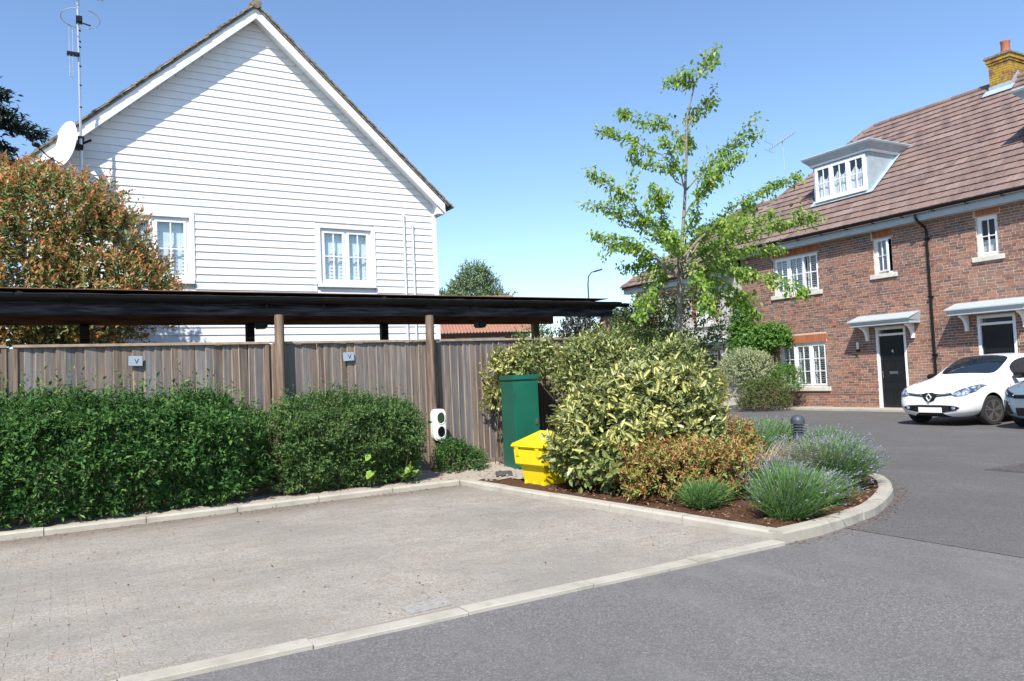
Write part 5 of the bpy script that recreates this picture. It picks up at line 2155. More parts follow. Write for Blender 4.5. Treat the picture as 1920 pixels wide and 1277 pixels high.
# ------------------------------------------------------------------ plants
def bush(name, label, cat, loc, ells, n, lps, slen, leaf, mat, leafw=.5, seed=1, twig=40, six=False, group=None, up=.5, spread=.9, amp=.14, tip=None, inner=.3, depth=(.75, 1.0), fname='foliage', fold=.18, bottom=-.55):
    t = thing(name, label, cat, loc, 0, group)
    rng = np.random.default_rng(seed)
    P, D, N, T, base, g = shoots(rng, ells, n, lps, slen, up, spread, depth=depth, amp=amp, seed=seed, inner=inner, bottom=bottom)
    L = leaf * rng.uniform(.65, 1.25, len(P))
    if tip:
        m_ = (T > tip[1]) & (rng.random(len(P)) < tip[2])
        leaf_obj(tip[3], P[m_], D[m_], N[m_], L[m_] * tip[4], L[m_] * tip[4] * leafw, tip[0], t, six=six, fold=fold)
        P, D, N, L = P[~m_], D[~m_], N[~m_], L[~m_]
    leaf_obj(fname, P, D, N, L, L * leafw, mat, t, six=six, fold=fold)
    if twig:
        c = np.mean([e[0] for e in ells], 0)
        twigs_obj(base, (c[0], c[1], .02), t, M['twig'], twig, rng=rng, r=.005)
    return t


# clipped hedges in front of the fence
def hedge(label, x0, x1, y0, y1, h, seed, n, mat, leaf, lps, slen, gx=()):
    rng = np.random.default_rng(seed)
    t = thing('hedge', label, 'hedge', ((x0 + x1) / 2, (y0 + y1) / 2, .08), 0, 'hedges along the fence')
    hx, hy = (x1 - x0) / 2, (y1 - y0) / 2
    nb = int(n * 1.0)
    # superellipsoid box surface
    face = rng.choice(4, nb, p=[.56, .3, .07, .07])
    P = np.empty((nb, 3))
    O = np.empty((nb, 3))
    a, b = rng.uniform(-1, 1, nb), rng.random(nb)
    z = .04 + b * (h - .04)
    f = face == 0
    P[f] = np.stack([a[f] * hx, np.full(f.sum(), -hy), z[f]], 1); O[f] = (0, -1, .15)
    f = face == 1
    P[f] = np.stack([a[f] * hx, (b[f] * 2 - 1) * hy, np.full(f.sum(), h)], 1); O[f] = (0, -.1, 1)
    f = face == 2
    P[f] = np.stack([np.full(f.sum(), -hx), a[f] * hy, z[f]], 1); O[f] = (-1, 0, .2)
    f = face == 3
    P[f] = np.stack([np.full(f.sum(), hx), a[f] * hy, z[f]], 1); O[f] = (1, 0, .2)
    # round the edges and make it lumpy
    q = P / np.array([hx, hy, h])
    q[:, 2] = q[:, 2] * 2 - 1
    rr = (np.abs(q) ** 5).sum(1) ** .2
    P = P / rr[:, None]
    P[:, 2] = np.where(face == 1, (h / rr), P[:, 2])
    lp = np.array([noise.noise((p[0] * 1.9 + seed, p[1] * 2, p[2] * 2.2)) + 1.0 * noise.noise((p[0] * 5.2, p[1] * 4, p[2] * 5.2 + seed)) for p in P])
    P = P + O * (lp * .15)[:, None]
    under = np.clip((.55 - P[:, 2] / h), 0, 1)
    P[:, 1] += under * .18 * (face == 0)
    dep = np.where(rng.random(nb) < .3, rng.uniform(.05, .28, nb), rng.uniform(0, .05, nb))
    P = P - O * dep[:, None]
    g = unit(O + np.array([0, 0, .55]) + rng.normal(size=(nb, 3)) * .5)
    long_ = np.where(rng.random(nb) < .09, 2.1, 1.0) * np.where(face == 1, 1.25, 1)
    ln = slen * rng.uniform(.6, 1.3, nb) * long_
    tt = (np.arange(lps) + .2) / lps
    Q = P[:, None] + g[:, None] * (ln[:, None] * tt)[..., None]
    rad = rng.normal(size=(nb, lps, 3))
    rad -= (rad * g[:, None]).sum(-1, keepdims=True) * g[:, None]
    rad = unit(rad)
    D = unit(g[:, None] * (.35 + .6 * tt[None, :, None]) + rad * .9)
    N = unit(O[:, None] * .5 + np.array([0, 0, .8]) + rng.normal(size=(nb, lps, 3)) * .45)
    Q = Q.reshape(-1, 3)
    k = Q[:, 2] > .0
    L = leaf * np.clip(rng.lognormal(-.05, .35, len(Q)), .4, 2.0)
    leaf_obj('foliage', Q[k], D.reshape(-1, 3)[k], N.reshape(-1, 3)[k], L[k], L[k] * .42, mat, t, six=False)
    mb = MB()
    for i in range(70):
        bx = rng.uniform(-hx * .92, hx * .92)
        by = rng.uniform(-hy * .6, hy * .4)
        top = Vector((bx + rng.normal() * .15, by + rng.normal() * .12 - .08, rng.uniform(.5, .9) * h))
        mb.tube([(bx, by, -.02), ((bx + top.x) / 2 + rng.normal() * .03, (by + top.y) / 2, top.z * .5), top], [.011, .008, .003], 5, cap=False)
    tag(mb.build('stems', M['twig'], t), kind='stuff')
    return t


hedge('long dark green hedge at the left, taller, with long sprouting shoots', -2.4, 2.12, 9.42, 10.6, 1.19, 11, 9600, M['hedge'], .05, 9, .16)
hedge('shorter fine leaved hedge reaching the post with the charging point', 2.28, 4.27, 9.5, 10.55, 1.07, 12, 6800, M['hedge_fine'], .036, 10, .12)
# bright big leaves poking out at the foot of the shorter hedge
t = thing('lime_seedling', 'bright lime green broad leaves poking out low in the shorter hedge', 'plant', (3.85, 9.42, .08))
rng = np.random.default_rng(5)
P = np.concatenate([rng.normal(size=(7, 3)) * .05 + (0.1, -.05, .2), rng.normal(size=(5, 3)) * .05 + (-.42, .0, .22), rng.normal(size=(4, 3)) * .04 + (-.4, -.02, .42)])
for i in range(len(P)):
    V, F, uv = leaf_geo(P[i:i + 1], unit(rng.normal(size=(1, 3)) + (0, -.6, .1)), np.array([[-.3, -.6, .8]]), .1, .085)
    link('leaf', mesh_np('leaf', V, F, M['brightleaf'], uv), t)
MB().tube([(0, .1, 0), (.05, 0, .12), (.1, -.03, .2)], .004, 5).build('stem', M['hedge'], t)
mb = MB(); mb.tube([(-.4, .1, 0), (-.42, .02, .3), (-.4, 0, .42)], .004, 5); mb.build('stem', M['hedge'], t)

bush('small_green_bush', 'small low green bush at the fence foot right of the charging point', 'bush', (5.02, 10.25, .06), [((0, 0, .12), (.33, .26, .33)), ((.24, -.04, .08), (.26, .2, .2))], 600, 7, .1, .042, M['hedge'], .45, 21)
# big variegated shrub: its 300 largest-looking leaves are parts
et = thing('variegated_shrub', 'large shrub with yellow and green variegated leaves behind the corner kerb', 'shrub', (5.8, 7.1, .06))
rng = np.random.default_rng(31)
ells = [((-.12, .1, .55), (.82, .8, .7)), ((.35, -.25, .75), (.76, .7, .6)), ((-.45, .35, .42), (.5, .5, .5)), ((.5, -.45, .42), (.52, .5, .5)), ((-.1, -.35, .3), (.6, .45, .4)), ((.1, .05, .95), (.55, .5, .34)), ((-.42, .12, .25), (.3, .3, .32))]
ells = [((c[0] * .85, c[1] * .85, c[2]), (r[0] * .86, r[1] * .86, r[2])) for c, r in ells]
P, D, N, T, base, g = shoots(rng, ells, 2150, 7, .19, .6, .95, amp=.16, seed=31, inner=.3)
L = .092 * rng.uniform(.6, 1.3, len(P))
wp = P + np.array((5.8, 7.1, .06))
sc_ = np.linalg.norm(wp - np.array(CE), axis=1) - L * 6
# the largest, outermost ones facing the camera
vis = (wp - np.array([5.9, 7.2, .7])) @ np.array([-.6, -.75, .15])
order = np.argsort(-(vis + L * 4))
big, rest_ = order[:300], order[300:]
for i in big:
    V, F, uv = leaf_geo(np.zeros((1, 3)), D[i:i + 1], N[i:i + 1], L[i], L[i] * .5)
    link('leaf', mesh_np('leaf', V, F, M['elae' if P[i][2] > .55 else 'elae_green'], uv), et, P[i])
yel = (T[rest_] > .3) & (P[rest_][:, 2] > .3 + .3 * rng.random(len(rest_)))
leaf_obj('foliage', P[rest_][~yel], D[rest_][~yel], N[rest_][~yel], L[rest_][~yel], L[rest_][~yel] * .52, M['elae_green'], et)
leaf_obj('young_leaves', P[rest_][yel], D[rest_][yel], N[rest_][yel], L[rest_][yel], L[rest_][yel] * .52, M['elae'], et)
twigs_obj(base, (0, 0, .02), et, M['twig'], 80, rng=rng)
# broad green shrub behind, with yellow flecks, round the cabinet
bush('olive_shrub', 'broad grey green shrub spreading behind the green cabinet and variegated shrub', 'shrub', (6.8, 8.8, .06),
     [((.1, -.1, .8), (.72, .62, .95)), ((.62, -.55, .85), (.66, .6, .95)), ((-.05, .1, 1.25), (.62, .5, .55)), ((.4, .75, 1.35), (.7, .5, .55)), ((-.35, 1.35, 1.45), (.45, .25, .38))], 3600, 8, .16, .072, M['elae_green'], .5, 41, amp=.15, inner=.3, tip=(M['elae'], .6, .35, 'young_leaves', 1.0))
bush('yellow_edged_shrub', 'yellow edged shrub reaching past the left side of the cabinet lid', 'shrub', (5.95, 10.34, .06), [((0, 0, 1.42), (.24, .2, .28)), ((.35, -.05, 1.5), (.3, .2, .24)), ((-.1, .12, 1.0), (.1, .12, .3))], 360, 8, .14, .07, M['elae'], .5, 43, amp=.25, inner=.2, twig=10)
bush('red_tinged_shrub', 'low shrub with lime green and coppery red leaves at the kerb', 'shrub', (5.78, 6.0, .06),
     [((-.3, .25, .24), (.42, .4, .3)), ((.12, -.1, .24), (.46, .4, .28)), ((.3, -.26, .14), (.28, .3, .22)), ((.0, .3, .3), (.4, .35, .26))], 1300, 8, .12, .056, M['nandina'], .38, 51, amp=.3, inner=.35, up=.6, tip=(M['nandina_red'], .35, .5, 'young_leaves', 1.0))
bush('red_tinged_shrub', 'smaller coppery red shrub behind the pale dry grass tuft', 'shrub', (6.95, 6.6, .06), [((0, 0, .3), (.24, .24, .34)), ((-.2, .25, .34), (.24, .24, .34))], 600, 8, .14, .05, M['nandina'], .38, 53, amp=.25, tip=(M['nandina_red'], .2, .6, 'young_leaves', 1.0))


def lavender(label, x, y, r, h, seed, n, flower=.5, kind='lavender_clump'):
    t = thing(kind, label, 'lavender', (x, y, .07), 0, 'lavender along the curved kerb')
    rng = np.random.default_rng(seed)
    a = rng.uniform(0, 6.283, n)
    q = np.sqrt(rng.random(n))
    b = np.stack([np.cos(a) * q * r * .45, np.sin(a) * q * r * .45, np.zeros(n)], 1)
    lean = np.stack([np.cos(a) * q, np.sin(a) * q, np.zeros(n)], 1) * r * .8 + rng.normal(size=(n, 3)) * [.08, .08, 0] + np.array([.05, -.02, 0])
    ht = h * rng.uniform(.45, 1.15, n) * (1 - .3 * q ** 2)
    tipp = b + lean + np.stack([np.zeros(n), np.zeros(n), ht], 1)
    mid = b + lean * .42 + np.stack([np.zeros(n), np.zeros(n), ht * .55], 1)
    w = .0045
    side = unit(np.stack([-np.sin(a + rng.normal(size=n)), np.cos(a + rng.normal(size=n)), np.zeros(n)], 1)) * w
    V = np.stack([b - side, b + side, mid + side * .9, mid - side * .9, tipp + side * .4, tipp - side * .4], 1).reshape(-1, 3)
    F = (np.array([(0, 1, 2, 3), (3, 2, 4, 5)])[None] + 6 * np.arange(n)[:, None, None]).reshape(-1, 4)
    o = link('stems', mesh_np('stems', V, F, M['lavender']), t)
    o['kind'] = 'stuff'
    # narrow leaves on the lower stems
    m_ = n * 5
    i = rng.integers(0, n, m_)
    f = rng.uniform(.1, .85, m_)[:, None]
    P = np.where(f < .5, b[i] + (mid[i] - b[i]) * f * 2, mid[i] + (tipp[i] - mid[i]) * (f - .5) * 2)
    D = unit(tipp[i] - b[i]) + rng.normal(size=(m_, 3)) * .45
    leaf_obj('leaves', P, D, rng.normal(size=(m_, 3)), rng.uniform(.025, .05, m_), .006, M['lavender'], t, six=False)
    k = rng.random(n) < flower
    P = tipp[k]
    d = unit(tipp[k] - mid[k] + rng.normal(size=P.shape) * .03)
    P3 = np.concatenate([P - d * s for s in (.0, .015, .03, .045)])
    D3 = np.concatenate([d] * 4) + rng.normal(size=(len(P3), 3)) * .35
    leaf_obj('flowers', P3, D3, rng.normal(size=P3.shape), .022, .013, M['lav_flower'], t, six=False)
    return t


lavender('front lavender clump at the kerb beside the low coppery shrub', 5.53, 4.68, .29, .45, 61, 1500, .12)
lavender('large lavender clump with many purple heads on the nose of the bed', 7.25, 5.55, .42, .5, 62, 2400, .3)
lavender('lavender clump at the far tip of the bed beside the road', 7.8, 6.05, .36, .48, 63, 1700, .25)
lavender('lavender clump right of the dark bollard light', 9.0, 6.95, .42, .46, 64, 1500, .22)
lavender('lavender clump left of the bollard and behind the coppery shrub', 7.75, 7.35, .5, .6, 65, 1500, .15)
lavender('lavender clump farthest back along the curved kerb', 9.7, 8.6, .5, .5, 66, 1100, .2)
lavender('greyish lavender clump just in front of the bollard', 7.75, 6.3, .36, .46, 67, 1100, .45)
lavender('low loose lavender clump beside the front clump on the nose of the bed', 6.3, 5.0, .28, .3, 72, 1100, .3)
lavender('greyish low lavender clump between the front clump and the dry grass', 6.2, 5.45, .32, .4, 73, 1000, .5)
lavender('lavender clump between the bollard and the farthest clump', 8.75, 7.75, .5, .58, 69, 1400, .15)
lavender('lavender patch behind the dry grass against the dark shrub', 7.6, 8.0, .5, .62, 68, 1000, .2)
lavender('small low green lavender tuft without flowers behind the straight kerb', 5.4, 5.6, .21, .27, 71, 700, .0)
# dry ornamental grass
dg_ = thing('dry_grass_tuft', 'tuft of dry straw coloured grass leaning over beside the bollard', 'grass tuft', (6.78, 6.0, .07))
rng = np.random.default_rng(81)
mbv, mbf = [], []
for i in range(520):
    a = rng.normal(-.55, 1.1)
    L = rng.uniform(.5, .9)
    d = Vector((math.cos(a), math.sin(a), 0))
    up_ = rng.uniform(.9, 1.6)
    p0 = Vector((rng.normal() * .05, rng.normal() * .05, 0))
    sd_ = Vector((-d.y, d.x, 0)) * .0035
    o_ = len(mbv)
    for k in range(6):
        f = k / 5
        p = p0 + d * (L * f * (.4 + .6 * f)) + Vector((0, 0, L * up_ * (f - .62 * f * f)))
        w_ = 1 - f * .8
        mbv += [tuple(p - sd_ * w_), tuple(p + sd_ * w_)]
    for k in range(5):
        mbf.append((o_ + 2 * k, o_ + 2 * k + 1, o_ + 2 * k + 3, o_ + 2 * k + 2))
tag(link('blades', mesh_np('blades', mbv, mbf, M['drygrass']), dg_), kind='stuff')

# bollard light
bo = thing('bollard_light', 'dark grey round topped bollard light standing among the lavender', 'bollard', (8.46, 6.9, .09))
MB().lathe([(.085, -.05), (.085, .4), (.08, .405)], 24).build('post', M['bollard'], bo, smooth=True)
lv = MB()
for i in range(4):
    lv.lathe([(.05, .41 + i * .035), (.088, .405 + i * .035), (.088, .415 + i * .035), (.05, .43 + i * .035)], 24)
lv.build('louvre', M['bollard'], bo)
MB().lathe([(.045, .40), (.045, .56)], 16).build('lamp_glass', M['dish'], bo)
MB().lathe([(.092, .545)] + [(.092 * math.cos(a), .58 + .085 * math.sin(a)) for a in np.linspace(0, 1.5, 9)], 24).build('cap', M['bollard'], bo, smooth=True)


def branch_leaves(rng, pts, leaf, dens, sp=.09):
    """leaf clusters along the outer part of a branch polyline"""
    Ps, Ds, Ns = [], [], []
    pts = np.array(pts)
    seg = np.linalg.norm(np.diff(pts, axis=0), axis=1)
    cum = np.concatenate([[0], np.cumsum(seg)])
    Ltot = cum[-1]
    n = int(dens * Ltot)
    for _ in range(n):
        t = Ltot * (1 - rng.random() ** 1.25 * .72)
        i = min(len(seg) - 1, max(0, np.searchsorted(cum, t) - 1))
        p = pts[i] + (pts[i + 1] - pts[i]) * ((t - cum[i]) / seg[i])
        d = (pts[i + 1] - pts[i]) / seg[i]
        p = p + rng.normal(size=3) * sp * np.array([1, 1, .65])
        k = rng.integers(4, 8)
        for _k in range(k):
            Ps.append(p + rng.normal(size=3) * .045)
            Ds.append(rng.normal(size=3) * .6 + d * .45 + np.array([0, 0, -.65]))
            Ns.append(rng.normal(size=3) * .45 + np.array([-.15, -.2, 1.0]))
    return Ps, Ds, Ns


# young street tree
tr = thing('street_tree', 'slender young tree with airy bright green crown rising from the planted bed', 'tree', (9.09, 9.78, .05))
tp = [Vector(p) for p in [(9.09, 9.78, .05), (9.09, 9.75, 1.17), (9.08, 9.73, 1.72), (9.07, 9.7, 2.26), (9.09, 9.66, 2.8), (9.09, 9.65, 3.11), (9.14, 9.58, 3.7), (9.18, 9.53, 4.24), (9.21, 9.47, 4.95), (9.23, 9.42, 5.68), (9.35, 9.32, 6.21), (9.51, 9.2, 6.61), (9.67, 9.1, 6.83)]]
org = Vector((9.09, 9.78, .05))
mb = MB()
mb.tube([p - org for p in tp], [.065, .052, .048, .046, .045, .045, .03, .026, .021, .015, .011, .008, .004], 10)
mb.build('trunk', M['bark'], tr, smooth=True)
tips = [(7.93, 10.61, 4.37), (7.46, 9.88, 3.65), (8.21, 10.5, 5.64), (8.74, 10.62, 6.04), (7.28, 9.59, 4.57), (8.85, 10.82, 3.32), (8.41, 9.12, 5.08), (9.08, 9.7, 6.4), (9.11, 9.22, 6.41), (9.76, 9.15, 6.88), (9.97, 9.54, 6.1), (10.45, 8.94, 5.43), (9.43, 8.41, 4.82), (11.16, 8.79, 4.7), (10.94, 9.64, 4.3), (10.87, 8.2, 3.85), (9.98, 7.87, 2.51), (11.14, 9.34, 3.48), (9.6, 8.66, 2.86), (10.51, 9.88, 2.56), (7.94, 9.44, 2.23), (9.44, 10.74, 2.74), (8.56, 8.49, 2.32), (11.12, 10.03, 3.89), (8.88, 11.13, 3.77), (7.82, 8.82, 4.22), (8.44, 8.22, 4.29), (10.71, 10.49, 4.16), (7.88, 8.48, 3.42), (9.95, 10.16, 5.61), (8.39, 9.78, 3.96), (9.47, 7.99, 3.75), (8.45, 10.03, 5.11), (10.45, 9.24, 2.22)]
rng = np.random.default_rng(91)
PP, DD, NN = [], [], []


def on_trunk(z):
    for a, b in zip(tp, tp[1:]):
        if a.z <= z <= b.z:
            return a.lerp(b, (z - a.z) / (b.z - a.z))
    return tp[-1]


for i, tpp in enumerate(tips):
    tv = Vector(tpp)
    hd = math.hypot(tv.x - 9.15, tv.y - 9.6)
    z0 = min(max(3.0, tv.z - hd * .62 - .1), 6.3) if tv.z > 3.1 else max(2.75, tv.z + .35)
    if tv.z <= 3.1:
        z0 = rng.uniform(2.95, 3.3)
    a = on_trunk(z0)
    arch = .28 if tv.z > 3.1 else .45
    pts = []
    for k in range(8):
        f = k / 7
        p = a.lerp(tv, f) + Vector((0, 0, arch * hd * .35 * math.sin(math.pi * f ** .8)))
        p += Vector(rng.normal(size=3)) * .035 * (0 < k < 7)
        pts.append(p - org)
    r0 = .009 + .006 * hd
    MB().tube(pts, [r0 * (1 - .85 * k / 7) for k in range(8)], 6, cap=False).build('branch', M['bark'], tr, smooth=True)
    a_, b_, c_ = branch_leaves(rng, pts, .08, 36, .045)
    PP += a_; DD += b_; NN += c_
    # side twigs
    for q in range(int(1 + hd * 1.1)):
        k = rng.integers(2, 7)
        s_ = pts[k]
        dirv = (pts[k] - pts[k - 1]).normalized()
        e = s_ + dirv * rng.uniform(.12, .3) + Vector(rng.normal(size=3)) * .2 + Vector((0, 0, .02))
        tw_ = MB().tube([s_, s_.lerp(e, .5) + Vector((0, 0, .04)), e], [.007, .005, .003], 4, cap=False)
        tw_.build('twig', M['bark'], tr)
        a_, b_, c_ = branch_leaves(rng, [s_, e], .08, 20, .045)
        PP += a_; DD += b_; NN += c_
PP = np.array(PP)
L = .078 * rng.uniform(.55, 1.25, len(PP))
leaf_obj('crown', PP, np.array(DD), np.array(NN), L, L * .55, M['treeleaf'], tr, fold=.12)

# photinia tree behind the carport
ph = thing('red_tipped_tree', 'dense rounded tree with coppery red young leaves before the white house', 'tree', (.05, 14.2, 0))
rng = np.random.default_rng(101)
ells = [((-.55, .1, 3.7), (1.15, 1.0, 1.3)), ((.5, -.05, 3.55), (.95, .85, 1.0)), ((-.1, .1, 4.35), (1.0, .9, .72)), ((1.15, -.1, 3.05), (.55, .55, .6)), ((-1.5, .2, 3.5), (.9, .8, 1.2)), ((.2, -.3, 2.95), (1.4, .7, .7)), ((-.3, 0, 2.45), (1.7, .7, .5))]
P, D, N, T, base, g = shoots(rng, ells, 5200, 10, .26, .8, .8, amp=.2, seed=101, inner=.3, bottom=-.7)
L = .088 * rng.uniform(.6, 1.25, len(P))
red = (T > .6) & (rng.random(len(P)) < .85)
leaf_obj('young_leaves', P[red], D[red], N[red], L[red] * .95, L[red] * .38, M['photinia_red'], ph, six=False)
leaf_obj('crown', P[~red], D[~red], N[~red], L[~red], L[~red] * .45, M['photinia_green'], ph, six=False)
mb = MB()
mb.tube([(0, 0, 0), (-.1, .05, 1.2), (-.2, .05, 2.2), (-.4, .1, 3.6)], [.09, .08, .07, .03], 8)
mb.build('trunk', M['twig'], ph, smooth=True)
for k, e in enumerate(ells):
    for j in range(4):
        q = Vector(e[0]) + Vector(rng.normal(size=3)) * .35
        MB().tube([(-.12, .05, 1.6 + .1 * j), Vector((-.15, .05, 2.1)).lerp(q, .45) + Vector((0, 0, -.1)), q], [.045, .032, .01], 6, cap=False).build('branch', M['twig'], ph, smooth=True)

# dark conifer beyond the left edge
cf = thing('dark_conifer', 'dark spreading conifer branches at the far left edge of the view', 'tree', (-3.1, 26.0, 0))
MB().tube([(0, 0, 0), (.05, 0, 6), (0, 0, 12)], [.35, .26, .05], 10).build('trunk', M['bark'], cf, smooth=True)
rng = np.random.default_rng(111)
PP, DD, NN = [], [], []
for z0, L_, n_ in ((6.0, 3.0, 8), (7.0, 3.15, 8), (8.0, 2.85, 8), (9.2, 2.75, 8), (10.2, 1.7, 7), (11.2, 1.1, 6)):
    for k in range(n_):
        a = 2 * math.pi * k / n_ + rng.uniform(-.2, .2)
        L2 = L_ * rng.uniform(.85, 1.05)
        pts = [Vector((math.cos(a) * L2 * f, math.sin(a) * L2 * f, z0 + .25 * math.sin(f * 2.6) - .25 * f * f + rng.normal() * .02)) for f in np.linspace(0, 1, 8)]
        MB().tube(pts, [.06 * (1 - f * .85) for f in np.linspace(0, 1, 8)], 5, cap=False).build('branch', M['bark'], cf)
        for p in range(2, 8):
            for _ in range(170):
                q = pts[p] + Vector((rng.normal() * .2, rng.normal() * .2, rng.normal() * .075 - .03))
                PP.append(q); DD.append(Vector((math.cos(a), math.sin(a), -.15)) + Vector(rng.normal(size=3)) * .6); NN.append(Vector((0, 0, 1)) + Vector(rng.normal(size=3)) * .5)
leaf_obj('foliage', np.array(PP), np.array(DD), np.array(NN), .2, .07, M['conifer'], cf, six=False)

# shrubs against the house fronts
def hp(u, d):
    p = hw(u, d, 0)
    return (p[0], p[1], .05)


bush('pale_variegated_bush', 'large rounded pale cream and green bush against the brick house', 'bush', hp(4.35, 1.3), [((0, 0, 1.2), (.85, .95, .72)), ((.1, .5, 1.0), (.7, .7, .7))], 1700, 9, .17, .06, M['pitto'], .4, 121, amp=.1)
bush('clipped_ball_bush', 'clipped round olive green bush low before the house window', 'bush', hp(3.35, 1.75), [((0, 0, .42), (.85, .85, .58))], 1500, 9, .09, .04, M['ball'], .45, 122, amp=.05, up=.2)
bush('clipped_ball_bush', 'brighter green bush between the clipped bush and the window', 'bush', hp(3.3, .8), [((0, 0, .85), (.5, .55, .5))], 900, 9, .1, .045, M['vine'], .45, 123, amp=.1)
bush('coppery_house_bush', 'coppery shrub with dark stems left of the clipped bush', 'bush', hp(4.6, 2.9), [((0, 0, .6), (.7, .8, .65))], 900, 8, .14, .055, M['nandina'], .4, 124, amp=.2)
bush('house_front_shrub', 'dark green shrub in front of the flint house doorway', 'bush', hp(7.2, 1.6), [((0, 0, .75), (.9, 1.1, .8)), ((0, 1.6, .9), (.9, 1.1, .9))], 1500, 8, .16, .06, M['hedge'], .45, 125, amp=.15)
# climbing plant on the wall corner
vn = thing('climbing_vine', 'bright green climbing plant trained up the corner of the brick wall', 'climber', hw(5.3, .05, 0), HA)
rng = np.random.default_rng(131)
ells = [((-.18, .35, 2.0), (.22, .6, 1.3)), ((-.18, .3, 3.2), (.18, .3, .75)), ((-.25, -1.0, 2.3), (.3, .85, .42)), ((-.25, -.3, 2.05), (.3, .7, .5))]
P, D, N, T, base, g = shoots(rng, ells, 1900, 8, .2, .1, .9, amp=.25, seed=131, inner=.3)
N = N + np.array([-.8, 0, 0])
leaf_obj('foliage', P, D + np.array([0, 0, -.5]), N, .085 * rng.uniform(.6, 1.2, len(P)), .04, M['vine'], vn)
MB().tube([(-.04, .2, 0), (-.06, .25, 1.2), (-.05, .3, 2.4), (-.05, .3, 3.6)], [.04, .035, .025, .01], 6).build('stem', M['twig'], vn)
MB().tube([(-.05, .25, 1.7), (-.08, -.4, 2.1), (-.08, -1.6, 2.3)], [.03, .02, .01], 6).build('stem', M['twig'], vn)

# white flowering shrub behind the tree trunk
bush('white_flowering_shrub', 'loose tall shrub dotted with white blossom behind the tree trunk', 'shrub', (10.2, 11.3, .05), [((0, 0, 1.7), (.85, .8, .95)), ((.45, -.25, 2.2), (.6, .6, .6)), ((-.5, .3, 2.05), (.6, .6, .55)), ((0, 0, .9), (.9, .9, .9))], 1500, 8, .22, .075, M['backshrub'], .5, 141, amp=.25, tip=(M['whiteflower'], .7, .22, 'blossom', .8), inner=.2)
bush('mid_green_shrub', 'mid green shrub at the carport end between olive shrub and tree', 'shrub', (8.2, 9.9, .05), [((0, 0, .95), (.8, .7, 1.05)), ((.55, -.1, .85), (.5, .5, .9))], 1500, 8, .2, .06, M['ball'], .5, 142, amp=.2)
bush('mid_green_shrub', 'tall yellow green shrub seen over the fence under the carport roof', 'shrub', (11.2, 17.5, 0), [((0, 0, 1.3), (1.1, .9, 1.35)), ((3.2, 0, 1.5), (1.6, 1.1, 1.6))], 1700, 8, .26, .09, M['ball'], .5, 144, amp=.2)

# ------------------------------------------------------------------ far background
fb = thing('tiled_bungalow', 'low far brick bungalow with orange pantiled roof beyond the white house', 'bungalow', (18.8, 35.2, 0), -.3)
MB().box(-5, 2.6, -.4, 6, 0, 3.75).build('wall', M['mortar'], fb)
B = []
for r_ in range(46):
    for c_ in range(42):
        u = -5 + c_ * .225 + (r_ % 2) * .11
        if u < 2.4:
            B.append((u, u + .215, -.42, -.4, 0.1 + r_ * .078, .165 + r_ * .078))
tag(link('brickwork', boxes_np('brickwork', B, M['brick_mass']), fb), kind='stuff')
V, F = [], []
for side_ in (0,):
    nx, ny = 74, 12
    for j in range(ny + 1):
        for i in range(nx * 2 + 1):
            x = -5.4 + 8.3 * i / (nx * 2)
            f = j / ny
            V.append((x, -.8 + 3.6 * f, 3.75 + 2.1 * f + .035 * math.sin(i * math.pi / 1.5) ))
    w_ = nx * 2 + 1
    for j in range(ny):
        for i in range(nx * 2):
            F.append((j * w_ + i, j * w_ + i + 1, (j + 1) * w_ + i + 1, (j + 1) * w_ + i))
me = bpy.data.meshes.new('roof')
me.from_pydata(V, [], F)
me.materials.append(M['pantile'])
frf = link('roof', me, fb)
MB().prism([(-5.4, 2.8, 5.84), (-5.4, 6.4, 3.7), (-5.4, 2.8, 5.7)], (8.3, 0, 0)).build('rear_slope', M['pantile'], fb)
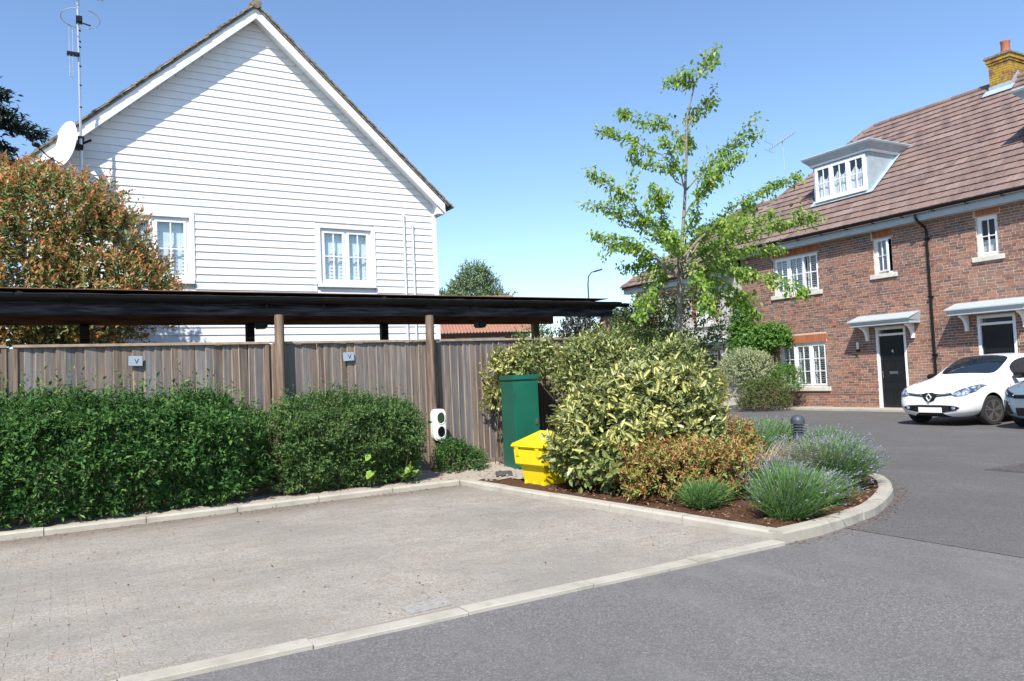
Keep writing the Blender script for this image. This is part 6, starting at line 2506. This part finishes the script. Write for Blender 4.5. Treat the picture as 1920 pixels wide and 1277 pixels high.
for i in range(18):
    MB().tube([(-5.4 + i * .45, 2.8, 5.88), (-4.97 + i * .45, 2.8, 5.9)], .13, 8).build('ridge_tile', M['pantile'], frf)
MB().box(-5.4, 2.9, -.92, -.8, 3.62, 3.72).build('gutter', M['black_plastic'], fb)
MB().box(-1.2, 1.4, -.46, -.42, 2.6, 3.5).build('window', M['upvc'], fb)
MB().box(-1.1, 1.3, -.47, -.461, 2.7, 3.42).build('window_pane', M['car_glass'], fb)

ft = thing('far_tree', 'broad green tree rising behind the far orange roof', 'tree', (28.2, 53, 0))
rng = np.random.default_rng(151)
ells = [((0, 0, 7.0), (2.0, 2, 2.9)), ((-1.5, 0, 6.2), (1.7, 1.6, 2.2)), ((1.6, -.2, 5.9), (1.8, 1.6, 2.2)), ((.2, 0, 8.3), (1.2, 1.2, 1.7)), ((2.8, -.4, 5.2), (1.3, 1.2, 1.6))]
P, D, N, T, base, g = shoots(rng, ells, 2600, 9, .6, .5, .9, amp=.22, seed=151, inner=.25)
leaf_obj('crown', P, D, N, .2 * rng.uniform(.6, 1.2, len(P)), .11, M['fartree'], ft, six=False)
MB().tube([(0, 0, 0), (0, 0, 4), (.1, 0, 7)], [.3, .25, .1], 8).build('trunk', M['bark'], ft)
bush('dark_far_hedge', 'dark brown green hedge in the distance under the carport end', 'hedge', (23.5, 32.5, 0), [((0, 0, 2.3), (1.5, 1.2, 2.1)), ((2.2, -.8, 2.4), (1.6, 1.2, 2.1))], 1500, 8, .4, .16, M['darkhedge'], .5, 152, twig=20)
sl_ = thing('street_lamp', 'slim grey street lamp on a tall pole in the distance', 'street lamp', (29.9, 40.3, 0))
MB().tube([(0, 0, 0), (0, 0, 2), (0, 0, 7.2), (.05, -.03, 7.75), (.22, -.13, 8.0), (.42, -.25, 8.08)], [.1, .07, .05, .045, .04, .04], 10).build('pole', M['bollard'], sl_, smooth=True)
lh = MB().box(-.3, .3, -.1, .1, -.05, .05).build('lamp_head', M['bollard'], sl_, bevel=.03)
lh.location = (.6, -.355, 8.11)
lh.rotation_euler = (0, -.25, -.53)
